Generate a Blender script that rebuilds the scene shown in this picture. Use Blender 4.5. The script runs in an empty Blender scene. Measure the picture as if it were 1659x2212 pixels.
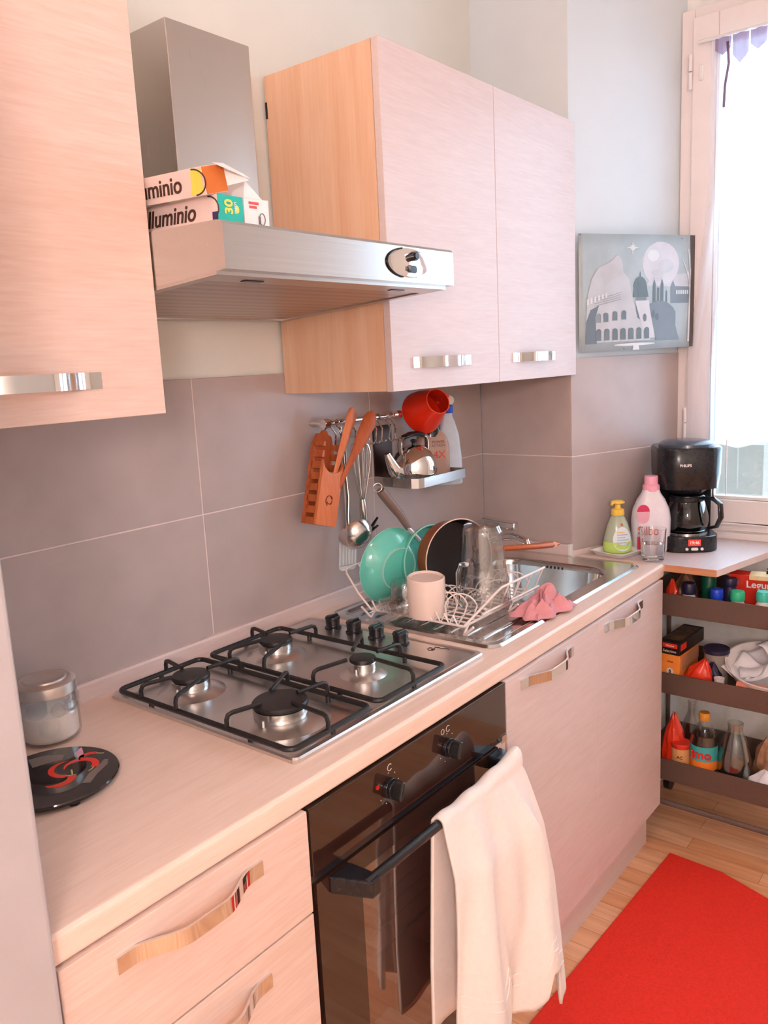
import bpy, bmesh, math, random
from math import sin, cos, pi, radians, sqrt, atan2
from mathutils import Vector, Matrix, Euler
random.seed(7)
SC = bpy.context.scene
COL = SC.collection
V = Vector

# ------------------------------------------------------------------ materials
def srgb(r, g, b):
    f = lambda c: (c/255/12.92) if c/255 <= .04045 else ((c/255+.055)/1.055)**2.4
    return (f(r), f(g), f(b))
def newmat(name):
    m = bpy.data.materials.new(name); m.use_nodes = True
    nt = m.node_tree; b = nt.nodes['Principled BSDF']
    return m, nt, b
def mat(name, col, rough=.5, metal=0., trans=0., ior=1.45, coat=0., noise=0., nscale=40., bump=0., bscale=200., emit=None, es=0., stretch=None, sss=0., spec=.5):
    m, nt, b = newmat(name)
    b.inputs['Base Color'].default_value = (*col, 1)
    b.inputs['Roughness'].default_value = rough
    b.inputs['Metallic'].default_value = metal
    b.inputs['Transmission Weight'].default_value = trans
    b.inputs['IOR'].default_value = ior
    b.inputs['Coat Weight'].default_value = coat
    b.inputs['Specular IOR Level'].default_value = spec
    if emit: b.inputs['Emission Color'].default_value = (*emit, 1); b.inputs['Emission Strength'].default_value = es
    if noise or bump:
        tc = nt.nodes.new('ShaderNodeTexCoord'); mp = nt.nodes.new('ShaderNodeMapping')
        nt.links.new(tc.outputs['Object'], mp.inputs[0])
        if stretch: mp.inputs['Scale'].default_value = stretch
    if noise:
        n = nt.nodes.new('ShaderNodeTexNoise'); n.inputs['Scale'].default_value = nscale; n.inputs['Detail'].default_value = 5
        nt.links.new(mp.outputs[0], n.inputs['Vector'])
        r = nt.nodes.new('ShaderNodeValToRGB')
        r.color_ramp.elements[0].position = .3; r.color_ramp.elements[1].position = .7
        r.color_ramp.elements[0].color = (*[c*(1-noise) for c in col], 1)
        r.color_ramp.elements[1].color = (*[min(1, c*(1+noise)) for c in col], 1)
        nt.links.new(n.outputs['Fac'], r.inputs[0]); nt.links.new(r.outputs[0], b.inputs['Base Color'])
    if bump:
        n2 = nt.nodes.new('ShaderNodeTexNoise'); n2.inputs['Scale'].default_value = bscale; n2.inputs['Detail'].default_value = 3
        nt.links.new(mp.outputs[0], n2.inputs['Vector'])
        bp = nt.nodes.new('ShaderNodeBump'); bp.inputs['Strength'].default_value = bump; bp.inputs['Distance'].default_value = .002
        nt.links.new(n2.outputs['Fac'], bp.inputs['Height']); nt.links.new(bp.outputs[0], b.inputs['Normal'])
    return m
def wood(name, c1, c2, axis='x', scale=9., rough=.45, fine=.5, ratio=14.):
    m, nt, b = newmat(name)
    tc = nt.nodes.new('ShaderNodeTexCoord'); mp = nt.nodes.new('ShaderNodeMapping')
    nt.links.new(tc.outputs['Object'], mp.inputs[0])
    s = [ratio, ratio, ratio]; s['xyz'.index(axis)] = 1.
    mp.inputs['Scale'].default_value = s
    n = nt.nodes.new('ShaderNodeTexNoise'); n.inputs['Scale'].default_value = scale*.35; n.inputs['Detail'].default_value = 8; n.inputs['Distortion'].default_value = 1.2
    n2 = nt.nodes.new('ShaderNodeTexNoise'); n2.inputs['Scale'].default_value = scale*2.2; n2.inputs['Detail'].default_value = 4
    nt.links.new(mp.outputs[0], n.inputs['Vector']); nt.links.new(mp.outputs[0], n2.inputs['Vector'])
    mx = nt.nodes.new('ShaderNodeMix'); mx.inputs['Factor'].default_value = fine
    nt.links.new(n.outputs['Fac'], mx.inputs['A']); nt.links.new(n2.outputs['Fac'], mx.inputs['B'])
    r = nt.nodes.new('ShaderNodeValToRGB'); r.color_ramp.elements[0].position = .32; r.color_ramp.elements[1].position = .68
    r.color_ramp.elements[0].color = (*c2, 1); r.color_ramp.elements[1].color = (*c1, 1)
    nt.links.new(mx.outputs['Result'], r.inputs[0]); nt.links.new(r.outputs[0], b.inputs['Base Color'])
    b.inputs['Roughness'].default_value = rough
    bp = nt.nodes.new('ShaderNodeBump'); bp.inputs['Strength'].default_value = .12; bp.inputs['Distance'].default_value = .001
    nt.links.new(n2.outputs['Fac'], bp.inputs['Height']); nt.links.new(bp.outputs[0], b.inputs['Normal'])
    return m
def thin_glass(name, tint=(.975, .985, .98), gloss=.06, rough=.02):
    m = bpy.data.materials.new(name); m.use_nodes = True; nt = m.node_tree; nt.nodes.clear()
    o = nt.nodes.new('ShaderNodeOutputMaterial'); t = nt.nodes.new('ShaderNodeBsdfTransparent'); g = nt.nodes.new('ShaderNodeBsdfGlossy')
    t.inputs[0].default_value = (*tint, 1); g.inputs['Roughness'].default_value = rough
    lw = nt.nodes.new('ShaderNodeLayerWeight'); lw.inputs['Blend'].default_value = .25
    mr = nt.nodes.new('ShaderNodeMapRange'); mr.inputs['To Min'].default_value = gloss; mr.inputs['To Max'].default_value = .7
    nt.links.new(lw.outputs['Facing'], mr.inputs['Value'])
    mx = nt.nodes.new('ShaderNodeMixShader'); nt.links.new(mr.outputs[0], mx.inputs[0])
    nt.links.new(t.outputs[0], mx.inputs[1]); nt.links.new(g.outputs[0], mx.inputs[2]); nt.links.new(mx.outputs[0], o.inputs[0])
    return m
def sheer(name, col, a=.5):
    m = bpy.data.materials.new(name); m.use_nodes = True; nt = m.node_tree; nt.nodes.clear()
    o = nt.nodes.new('ShaderNodeOutputMaterial'); t = nt.nodes.new('ShaderNodeBsdfTransparent'); d = nt.nodes.new('ShaderNodeBsdfTranslucent'); e = nt.nodes.new('ShaderNodeBsdfDiffuse')
    d.inputs[0].default_value = (*col, 1); e.inputs[0].default_value = (*col, 1)
    m1 = nt.nodes.new('ShaderNodeMixShader'); m1.inputs[0].default_value = .45
    nt.links.new(d.outputs[0], m1.inputs[1]); nt.links.new(e.outputs[0], m1.inputs[2])
    m2 = nt.nodes.new('ShaderNodeMixShader'); m2.inputs[0].default_value = a
    nt.links.new(t.outputs[0], m2.inputs[1]); nt.links.new(m1.outputs[0], m2.inputs[2]); nt.links.new(m2.outputs[0], o.inputs[0])
    return m
def floor_mat():
    m, nt, b = newmat('parquet')
    tc = nt.nodes.new('ShaderNodeTexCoord'); mp = nt.nodes.new('ShaderNodeMapping'); mp.inputs['Rotation'].default_value = (0, 0, radians(90))
    nt.links.new(tc.outputs['Object'], mp.inputs[0])
    br = nt.nodes.new('ShaderNodeTexBrick'); br.inputs['Scale'].default_value = 1.; br.inputs['Brick Width'].default_value = .45; br.inputs['Row Height'].default_value = .065
    br.inputs['Mortar Size'].default_value = .0006; br.inputs['Color1'].default_value = (*srgb(232, 170, 124), 1); br.inputs['Color2'].default_value = (*srgb(246, 198, 160), 1); br.inputs['Mortar'].default_value = (*srgb(150, 88, 52), 1)
    nt.links.new(mp.outputs[0], br.inputs['Vector'])
    mp2 = nt.nodes.new('ShaderNodeMapping'); mp2.inputs['Scale'].default_value = (30, 2.5, 1); nt.links.new(tc.outputs['Object'], mp2.inputs[0])
    n = nt.nodes.new('ShaderNodeTexNoise'); n.inputs['Scale'].default_value = 1.6; n.inputs['Detail'].default_value = 6; nt.links.new(mp2.outputs[0], n.inputs['Vector'])
    r = nt.nodes.new('ShaderNodeValToRGB'); r.color_ramp.elements[0].color = (.72, .6, .52, 1); r.color_ramp.elements[1].color = (1, 1, 1, 1); r.color_ramp.elements[0].position = .3; r.color_ramp.elements[1].position = .65
    nt.links.new(n.outputs['Fac'], r.inputs[0])
    mx = nt.nodes.new('ShaderNodeMix'); mx.data_type = 'RGBA'; mx.blend_type = 'MULTIPLY'; mx.inputs['Factor'].default_value = .8
    nt.links.new(br.outputs['Color'], mx.inputs['A']); nt.links.new(r.outputs[0], mx.inputs['B']); nt.links.new(mx.outputs['Result'], b.inputs['Base Color'])
    b.inputs['Roughness'].default_value = .32
    return m
def brushed(name, col, rough=.28, axis='x', aniso=.0):
    m, nt, b = newmat(name)
    b.inputs['Base Color'].default_value = (*col, 1); b.inputs['Metallic'].default_value = 1.
    tc = nt.nodes.new('ShaderNodeTexCoord'); mp = nt.nodes.new('ShaderNodeMapping'); s = [300, 300, 300]; s['xyz'.index(axis)] = 3.; mp.inputs['Scale'].default_value = s
    nt.links.new(tc.outputs['Object'], mp.inputs[0])
    n = nt.nodes.new('ShaderNodeTexNoise'); n.inputs['Scale'].default_value = 1.; n.inputs['Detail'].default_value = 3; nt.links.new(mp.outputs[0], n.inputs['Vector'])
    mr = nt.nodes.new('ShaderNodeMapRange'); mr.inputs['To Min'].default_value = rough*.75; mr.inputs['To Max'].default_value = rough*1.3
    nt.links.new(n.outputs['Fac'], mr.inputs['Value']); nt.links.new(mr.outputs[0], b.inputs['Roughness'])
    return m
def dots(name, col, scale=230., metal=1., rough=.35):
    m, nt, b = newmat(name)
    tc = nt.nodes.new('ShaderNodeTexCoord')
    v = nt.nodes.new('ShaderNodeTexVoronoi'); v.inputs['Scale'].default_value = scale; v.inputs['Randomness'].default_value = .0
    nt.links.new(tc.outputs['Object'], v.inputs['Vector'])
    r = nt.nodes.new('ShaderNodeValToRGB'); r.color_ramp.elements[0].position = .25; r.color_ramp.elements[1].position = .42
    r.color_ramp.elements[0].color = (*[c*.35 for c in col], 1); r.color_ramp.elements[1].color = (*col, 1)
    nt.links.new(v.outputs['Distance'], r.inputs[0]); nt.links.new(r.outputs[0], b.inputs['Base Color'])
    b.inputs['Metallic'].default_value = metal; b.inputs['Roughness'].default_value = rough
    return m

M = {}
M['paint'] = mat('wall_paint', srgb(226, 228, 222), .8, noise=.02, nscale=6, bump=.15, bscale=90)
M['paint_sky_tint'] = mat('wall_paint_sky_tint', srgb(214, 224, 230), .8, noise=.02, nscale=6, bump=.15, bscale=90)  # wall paint with the window's bluish light mixed into its colour
M['ceil'] = mat('ceiling_paint', srgb(235, 232, 226), .9, noise=.02, nscale=5)
M['tile'] = mat('grey_tile', srgb(178, 164, 161), .35, noise=.06, nscale=9, bump=.08, bscale=60)
M['grout'] = mat('grout', srgb(224, 208, 202), .9, noise=.04, nscale=60)
M['floor'] = floor_mat()
M['top'] = wood('pale_worktop_laminate', srgb(240, 215, 200), srgb(230, 199, 181), 'x', 8, .34)
M['topside'] = wood('raw_board_edge', srgb(205, 150, 112), srgb(180, 120, 84), 'y', 10, .6)
M['door'] = wood('pale_ash_laminate', srgb(219, 202, 199), srgb(210, 189, 185), 'x', 7, .42, .6)
M['door_lamp_tint'] = wood('pale_ash_laminate_lamp_tint', srgb(226, 202, 190), srgb(215, 184, 169), 'x', 7, .42, .6)  # same laminate, warm lamp light put into the colour of the left fronts
M['side'] = wood('beech_laminate', srgb(232, 194, 164), srgb(219, 172, 138), 'z', 5, .45, .35)
M['steel'] = brushed('brushed_steel', (.57, .55, .535), .24, 'x')
M['steelv'] = brushed('brushed_steel_vertical', (.56, .52, .49), .3, 'z')
M['steelsink'] = brushed('sink_steel', (.68, .65, .62), .17, 'x')
M['steels'] = brushed('soft_steel', (.7, .67, .64), .32, 'x')
M['chrome'] = mat('chrome', (.8, .79, .78), .06, 1., noise=.02, nscale=30)
M['satin'] = mat('satin_chrome', (.66, .64, .62), .2, 1., noise=.03, nscale=50)
M['filter'] = dots('perforated_filter', (.50, .40, .36), 420.)
M['black'] = mat('black_enamel', (.012, .011, .011), .25, noise=.2, nscale=80)
M['iron'] = mat('cast_black', (.014, .012, .012), .42, noise=.2, nscale=120, bump=.2, bscale=400)
M['blackpl'] = mat('black_plastic', (.012, .012, .015), .2, noise=.2, nscale=90)
M['ovenglass'] = mat('black_oven_glass', (.028, .011, .007), .08, coat=.4, noise=.2, nscale=20)
M['white'] = mat('white_plastic', (.8, .78, .76), .4, noise=.02, nscale=50)
M['glass'] = mat('clear_glass', (1, 1, 1), .0, trans=1., ior=1.47, noise=.005, nscale=10)
M['tglass'] = thin_glass('thin_clear_glass', (.99, .995, .99), .045)
M['water'] = mat('water', (.97, .99, 1), .0, trans=1., ior=1.33, noise=.005, nscale=10)
M['fridge'] = mat('satin_grey_front', srgb(178, 172, 173), .4, noise=.03, nscale=14, bump=.05, bscale=300)
M['frame'] = mat('white_window_frame', srgb(236, 228, 226), .4, noise=.015, nscale=20)
M['teal'] = mat('turquoise_glaze', srgb(96, 194, 178), .12, coat=.6, noise=.06, nscale=8)
M['tealrim'] = mat('pale_turquoise_edge', srgb(150, 214, 200), .2, noise=.05, nscale=20)
M['mug'] = mat('cream_ceramic', srgb(240, 216, 204), .25, coat=.3, noise=.02, nscale=20)
M['copper'] = mat('copper_brown_enamel', srgb(150, 76, 36), .3, .3, noise=.12, nscale=30)
M['panin'] = mat('nonstick_black', (.014, .010, .009), .34, noise=.2, nscale=100)
M['woodo'] = wood('orange_beech', srgb(218, 128, 78), srgb(198, 104, 56), 'z', 10, .5)
M['woodd'] = wood('dark_beech', srgb(190, 96, 48), srgb(160, 74, 36), 'z', 10, .5)
M['red'] = mat('red_plastic', srgb(226, 44, 12), .35, noise=.05, nscale=12)
M['rug'] = mat('red_foam_mat', srgb(224, 44, 26), .85, noise=.08, nscale=150, bump=.5, bscale=500)
M['cloth'] = mat('white_terry', srgb(246, 234, 228), .95, noise=.02, nscale=90, bump=.6, bscale=900)
M['pink'] = mat('pink_microfibre', srgb(214, 146, 152), .9, noise=.1, nscale=30, bump=.5, bscale=700)
M['wire'] = mat('white_coated_wire', srgb(238, 222, 214), .35, noise=.03, nscale=60)
M['trolley'] = mat('brown_coated_metal', srgb(102, 84, 76), .45, noise=.15, nscale=260, bump=.2, bscale=700)
M['curtain'] = sheer('sheer_curtain', (.93, .92, .95), .42)
M['lace'] = sheer('lilac_lace', (.30, .20, .27), .93)
M['outside'] = mat('grey_render', srgb(112, 98, 86), .9, noise=.05, nscale=12)

# ------------------------------------------------------------------ mesh building
class MB:
    def __init__(s): s.v = []; s.f = []; s.m = []; s.sm = []
    def add(s, vs, fs, mi=0, sm=False):
        o = len(s.v); s.v += [V(p) for p in vs]
        for f in fs: s.f.append([o+i for i in f]); s.m.append(mi); s.sm.append(sm)
        return s
    def box(s, x0, x1, y0, y1, z0, z1, mi=0):
        x0, x1 = sorted((x0, x1)); y0, y1 = sorted((y0, y1)); z0, z1 = sorted((z0, z1))
        return s.add([(x0,y0,z0),(x1,y0,z0),(x1,y1,z0),(x0,y1,z0),(x0,y0,z1),(x1,y0,z1),(x1,y1,z1),(x0,y1,z1)],
            [(0,3,2,1),(4,5,6,7),(0,1,5,4),(1,2,6,5),(2,3,7,6),(3,0,4,7)], mi)
    def prism(s, poly, z0, z1, ax='z', mi=0):
        # poly in the plane perpendicular to ax ; (x,y) for z, (y,z) for x, (x,z) for y
        def P(a, b, c): return {'z': (a, b, c), 'x': (c, a, b), 'y': (a, c, b)}[ax]
        A = sum(poly[i][0]*poly[(i+1) % len(poly)][1]-poly[(i+1) % len(poly)][0]*poly[i][1] for i in range(len(poly)))
        if (A < 0) != (ax == 'y'): poly = poly[::-1]
        n = len(poly)
        vs = [P(a, b, z0) for a, b in poly]+[P(a, b, z1) for a, b in poly]
        if z0 > z1: vs = vs[n:]+vs[:n]
        fs = [tuple(range(n))[::-1], tuple(range(n, 2*n))]+[(i, (i+1) % n, n+(i+1) % n, n+i) for i in range(n)]
        return s.add(vs, fs, mi)
    def tube(s, path, r, seg=8, closed=False, mi=0, caps=True, flat=1.):
        path = [V(p) for p in path]; n = len(path); rs = r if isinstance(r, (list, tuple)) else [r]*n
        o = []; up = None
        for i in range(n):
            if closed: t = path[(i+1) % n]-path[i-1]
            else: t = path[min(i+1, n-1)]-path[max(i-1, 0)]
            t.normalize()
            if up is None:
                up = V((0, 0, 1)) if abs(t.z) < .9 else V((1, 0, 0))
            b = t.cross(up)
            if b.length < 1e-5: b = t.cross(V((0, 1, 0)))
            b.normalize(); up = b.cross(t).normalized()
            for k in range(seg):
                a = 2*pi*k/seg; o.append(path[i]+b*cos(a)*rs[i]+up*sin(a)*rs[i]*flat)
        fs = []
        for i in range(n if closed else n-1):
            j = (i+1) % n
            for k in range(seg): fs.append((i*seg+k, j*seg+k, j*seg+(k+1) % seg, i*seg+(k+1) % seg)[::-1])
        if caps and not closed: fs += [tuple(range(seg)), tuple(range((n-1)*seg, n*seg))[::-1]]
        return s.add(o, fs, mi, True)
    def lathe(s, prof, seg=32, mi=0, c=(0, 0, 0), ax=(0, 0, 1), sx=1., sy=1., a0=0., a1=2*pi, close_prof=False):
        c = V(c); q = V((0, 0, 1)).rotation_difference(V(ax).normalized()); full = abs(a1-a0-2*pi) < 1e-6
        ns = seg if full else seg+1; vs = []
        for r, z in prof:
            for k in range(ns):
                a = a0+(a1-a0)*k/seg; vs.append(c+q @ V((r*cos(a)*sx, r*sin(a)*sy, z)))
        fs = []; n = len(prof)
        for i in range(n if close_prof else n-1):
            j = (i+1) % n
            for k in range(seg if full else ns-1):
                k2 = (k+1) % ns; fs.append((i*ns+k, i*ns+k2, j*ns+k2, j*ns+k))
        return s.add(vs, fs, mi, True)
    def cyl(s, p0, p1, r, seg=20, mi=0, r2=None):
        p0, p1 = V(p0), V(p1); L = (p1-p0).length; r2 = r if r2 is None else r2
        return s.lathe([(0, 0), (r, 0), (r, 0), (r2, L), (r2, L), (0, L)], seg, mi, p0, p1-p0)
    def grid(s, fn, nu, nv, mi=0, sm=True):
        vs = [fn(i/nu, j/nv) for j in range(nv+1) for i in range(nu+1)]
        fs = [(j*(nu+1)+i, j*(nu+1)+i+1, (j+1)*(nu+1)+i+1, (j+1)*(nu+1)+i) for j in range(nv) for i in range(nu)]
        return s.add(vs, fs, mi, sm)
    def poly(s, pts, mi=0): return s.add(pts, [tuple(range(len(pts)))], mi)
    def xf(s, mtx):
        s.v = [mtx @ p for p in s.v]; return s

def rrect(x0, x1, y0, y1, r, n=6):
    out = []
    for cx, cy, a in ((x1-r, y1-r, 0), (x0+r, y1-r, 90), (x0+r, y0+r, 180), (x1-r, y0+r, 270)):
        for k in range(n+1):
            t = radians(a+90*k/n); out.append((cx+r*cos(t), cy+r*sin(t)))
    return out

ROOT = {}
def link(name, mb, mats, bevel=0., seg=2, solid=0., sub=0, merge=True, smooth_angle=None):
    me = bpy.data.meshes.new(name)
    me.from_pydata([tuple(p) for p in mb.v], [], mb.f); me.update()
    mats = mats if isinstance(mats, (list, tuple)) else [mats]
    for m in mats: me.materials.append(M[m] if isinstance(m, str) else m)
    for p, mi, sm in zip(me.polygons, mb.m, mb.sm): p.material_index = mi; p.use_smooth = sm
    bm = bmesh.new(); bm.from_mesh(me)
    if merge: bmesh.ops.remove_doubles(bm, verts=bm.verts, dist=1e-6)
    bmesh.ops.recalc_face_normals(bm, faces=bm.faces)
    for e in bm.edges:
        if len(e.link_faces) == 2 and e.calc_face_angle(0) > radians(38): e.smooth = False
    bm.to_mesh(me); bm.free()
    o = bpy.data.objects.new(name, me); COL.objects.link(o)
    if solid: md = o.modifiers.new('thick', 'SOLIDIFY'); md.thickness = solid; md.offset = 0
    if sub: md = o.modifiers.new('sub', 'SUBSURF'); md.levels = sub; md.render_levels = sub
    if bevel:
        md = o.modifiers.new('bevel', 'BEVEL'); md.width = bevel; md.segments = seg; md.limit_method = 'ANGLE'; md.angle_limit = radians(40); md.harden_normals = False
    return o
def tag(o, label=None, cat=None, group=None, kind=None):
    if label: o['label'] = label
    if cat: o['category'] = cat
    if group: o['group'] = group
    if kind: o['kind'] = kind
    return o
def thing(name, label, cat, loc=(0, 0, 0), rot=(0, 0, 0), group=None, world=False, kind=None):
    o = bpy.data.objects.new(name, None); COL.objects.link(o); o.empty_display_size = .03
    o.location = loc; o.rotation_euler = rot
    mx = Matrix.Translation(V(loc)) @ Euler(rot).to_matrix().to_4x4()
    ROOT[o.name] = (mx.inverted() if world else None)
    return tag(o, label, cat, group, kind)
def part(name, mb, mats, parent, label=None, kind=None, **k):
    inv = ROOT.get(parent.name)
    if inv is not None: mb.xf(inv)
    o = link(name, mb, mats, **k); o.parent = parent
    ROOT[o.name] = inv
    return tag(o, label, None, None, kind)
def solo(name, mb, mats, label, cat, loc=(0, 0, 0), rot=(0, 0, 0), group=None, **k):
    o = link(name, mb, mats, **k); o.location = loc; o.rotation_euler = rot
    return tag(o, label, cat, group)
def struct(name, mb, mats, parent=None, **k):
    o = link(name, mb, mats, **k)
    if parent: o.parent = parent
    else: o['kind'] = 'structure'
    return o
def text(name, s, size, m, parent, org, right, up, depth=.0004, center=True, shear=0., bold=0.):
    cu = bpy.data.curves.new(name, 'FONT'); cu.body = s; cu.size = size; cu.extrude = depth; cu.offset = bold; cu.shear = shear
    cu.align_x = 'CENTER' if center else 'LEFT'; cu.align_y = 'CENTER'
    to = bpy.data.objects.new(name, cu); COL.objects.link(to)
    dg = bpy.context.evaluated_depsgraph_get(); dg.update()
    me = bpy.data.meshes.new_from_object(to.evaluated_get(dg))
    bpy.data.objects.remove(to); bpy.data.curves.remove(cu)
    r = V(right).normalized(); u = V(up).normalized(); n = r.cross(u)
    mx = Matrix(((r.x, u.x, n.x, org[0]), (r.y, u.y, n.y, org[1]), (r.z, u.z, n.z, org[2]), (0, 0, 0, 1)))
    inv = ROOT.get(parent.name)
    me.transform(mx if inv is None else inv @ mx)
    me.materials.clear(); me.materials.append(M[m] if isinstance(m, str) else m)
    o = bpy.data.objects.new(name, me); COL.objects.link(o); o.parent = parent; ROOT[o.name] = inv
    return o
def arc(c, r, a0, a1, n, f):
    return [f(c[0]+r*cos(radians(a0+(a1-a0)*k/n)), c[1]+r*sin(radians(a0+(a1-a0)*k/n))) for k in range(n+1)]
def rmat(name, c, rough=.5, **k):
    if name not in M: M[name] = mat(name, srgb(*c), rough, noise=k.pop('noise', .04), nscale=k.pop('nscale', 40), **k)
    return name
EXPO=0.06
SKYC=(.54,.77,1.0); SKYS=9.0
LAMP=(-.76,-1.25,2.95); LAMPR=.08; LAMPC=(1.,.54,.42); LAMPS=64.
FILLC=(1.,.81,.78); FILLS=74.  # colour and strength of the added fill globe
# ------------------------------------------------------------------ camera, light
H = .908
cd = bpy.data.cameras.new('camera'); cam = bpy.data.objects.new('camera', cd); COL.objects.link(cam)
cam.location = (-.8155, -1.4381, 1.5332); cam.rotation_euler = (1.3915, .0486, -.9032)
cd.sensor_fit = 'VERTICAL'; cd.sensor_height = 36.; cd.sensor_width = 27.; cd.lens = 1775.8*36/2212; cd.clip_start = .02
SC.camera = cam
SC.view_settings.view_transform = 'Standard'; SC.view_settings.look = 'None'; SC.view_settings.exposure = EXPO; SC.view_settings.gamma = 1; SC.view_settings.use_curve_mapping = False
w = bpy.data.worlds.new('World'); SC.world = w; w.use_nodes = True
wn = w.node_tree; bg = wn.nodes['Background']; bg.inputs[0].default_value = (*SKYC, 1); bg.inputs[1].default_value = SKYS

# ------------------------------------------------------------------ room
PX, PY = 1.511, -.32                       # tiled corner of the pillar
A = radians(20); da = V((cos(A), -sin(A), 0)); na = V((-sin(A), -cos(A), 0))
WX = 1.97
ye = PY-(WX-PX)*math.tan(A)                # where the slanted wall meets the window frame
struct('floor', MB().box(-2.4, 2.2, -2.9, .1, -.05, 0), 'floor')
struct('ceiling', MB().box(-2.4, 2.2, -2.9, .1, 3.1, 3.15), 'ceil')
wb = struct('wall_back', MB().box(-2.4, 1.6, .008, .12, 0, 3.1), 'paint')
tz0, tzm, tz1 = .9225, 1.2215, 1.5215
t = MB(); g = .0016
xs = [-.864, -.264, .336, .936, 1.511]
for i in range(4):
    for a, b in ((tz0, tzm), (tzm, tz1)): t.box(xs[i]+g, xs[i+1]-g, 0, .006, a+g, b-g)
struct('tiles', t, 'tile', wb, bevel=.0008, seg=1)
struct('grout', MB().box(-.864, 1.511, .0012, .0078, .90, tz1-.001), 'grout', wb)
o = .008
q0 = V((PX+o, PY+.006, 0)); q1 = q0+da*((WX+.03-q0.x)/cos(A))
wr = struct('wall_right', MB().prism([(q0.x, .12), (q0.x, q0.y), (q1.x, q1.y), (2.2, q1.y), (2.2, .12)], 0, 3.1), 'paint_sky_tint')
t = MB()
for a, b in ((tz0, tzm), (tzm, tz1)): t.box(PX, PX+.006, PY+.002, -.001, a+g, b-g)
c0 = V((PX, PY, 0))
def ab(u0, u1, d0, d1, z0, z1):
    pts = [c0+da*u0-na*d0, c0+da*u1-na*d0, c0+da*u1-na*d1, c0+da*u0-na*d1]
    return [(p.x, p.y) for p in pts], z0, z1
LA = (WX-PX)/cos(A)
for a, b in ((tz0, tzm), (tzm, tz1)): t.prism(*ab(.001, LA, 0, .006, a+g, b-g))
struct('tiles', t, 'tile', wr, bevel=.0008, seg=1)
t = MB().box(PX+.0012, PX+.0078, PY+.004, -.001, .9, tz1-.001); t.prism(*ab(.002, LA, .0012, .0078, .9, tz1-.001))
struct('grout', t, 'grout', wr)
# window wall
fy0 = ye; fy1 = -1.75; fz0 = .93; fz1 = 2.553
t = MB(); t.box(2.0, 2.2, fy0+.02, -2.9, 0, fz0); t.box(2.0, 2.2, fy0+.02, -2.9, fz1, 3.1); t.box(2.0, 2.2, fy1, -2.9, fz0, fz1)
struct('wall_window', t, rmat('wall_grey', (236, 236, 232), .8))
struct('wall_front', MB().box(-2.4, 2.2, -2.9, -3.0, 0, 3.1), 'paint')
struct('wall_left', MB().box(-2.4, -2.5, -2.9, .12, 0, 3.1), 'paint')
# window : frame, sash, pane, hinges
t = MB()
fr = lambda y0, y1, z0, z1, w_, x0, x1, m: (m.box(x0, x1, y0, y0-w_, z0, z1), m.box(x0, x1, y1, y1+w_, z0, z1), m.box(x0, x1, y0-w_, y1+w_, z0, z0+w_), m.box(x0, x1, y0-w_, y1+w_, z1-w_, z1))
fr(fy0+.005, fy1, fz0, fz1, .04, WX, WX+.07, t)
wf = struct('window_1', t, 'frame', bevel=.003)
ym = (fy0+fy1)/2
for y0, y1 in ((fy0-.033, ym+.003), (ym-.003, fy1+.035)):
    t = MB(); fr(y0, y1, fz0+.03, fz1-.028, .078, WX-.014, WX+.05, t)
    s_ = struct('window_sash', t, 'frame', wf, bevel=.004)
    t = MB(); fr(y0-.078, y1+.078, fz0+.108, fz1-.106, .012, WX-.008, WX+.02, t); struct('glazing_bead', t, 'white', s_, bevel=.002)
    struct('pane', MB().box(WX+.018, WX+.022, y0-.08, y1+.08, fz0+.11, fz1-.108), 'tglass', s_)
for z in (2.37, 1.29):
    t = MB(); t.cyl((WX-.02, fy0-.03, z-.05), (WX-.02, fy0-.03, z-.002), .006); t.cyl((WX-.02, fy0-.03, z+.002), (WX-.02, fy0-.03, z+.05), .006)
    struct('hinge', t, 'frame', wf)
t = MB(); t.box(WX-.02, WX-.012, fy0-.055, fy0-.068, 2.34, 2.385); struct('curtain_bracket', t, 'white', wf, bevel=.003)
# outside : balcony parapet
struct('trim_1', MB().box(2.75, 2.9, -.1, -.572, -.5, 1.13), 'outside')
# curtain
def cf(u, v):
    z = 2.44-v*1.215+.012*sin(u*19)*v
    ys = -.583+.035*max(0, 1-abs(v-.82)*2.2)-u*.6
    if v > .3: ys += .06*(v-.3)*(1-u)**2
    return V((WX-.032+.012*sin(u*58+v*2)+.006*sin(u*23), ys, z))
cu = thing('curtain', 'sheer white curtain hanging on the glazed window sash', 'curtain', (WX-.03, -.565, 1.22), world=True)
part('sheer_panel', MB().grid(cf, 90, 30), 'curtain', cu)
t = MB()
for k in range(9): 
    y = -.60-k*.05; h_ = .05+.035*abs(sin(k*1.7))
    t.grid(lambda u, v, y=y, h_=h_: V((WX-.052+.004*sin(u*9), y-u*.045, 2.435-v*h_*(1-.7*abs(u-.5)))), 6, 4)
t.tube([(WX-.05, -.635, 2.42), (WX-.052, -.64, 2.36), (WX-.05, -.63, 2.30), (WX-.05, -.628, 2.24)], .004)
part('lace_heading', t, 'lace', cu)
part('curtain_rod', MB().cyl((WX-.034, -.545, 2.445), (WX-.034, -1.07, 2.445), .005), 'white', cu)
part('pull_cord', MB().tube([(WX-.045, -.66, 1.24), (WX-.046, -.661, 1.06)], .002), 'white', cu)

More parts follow.
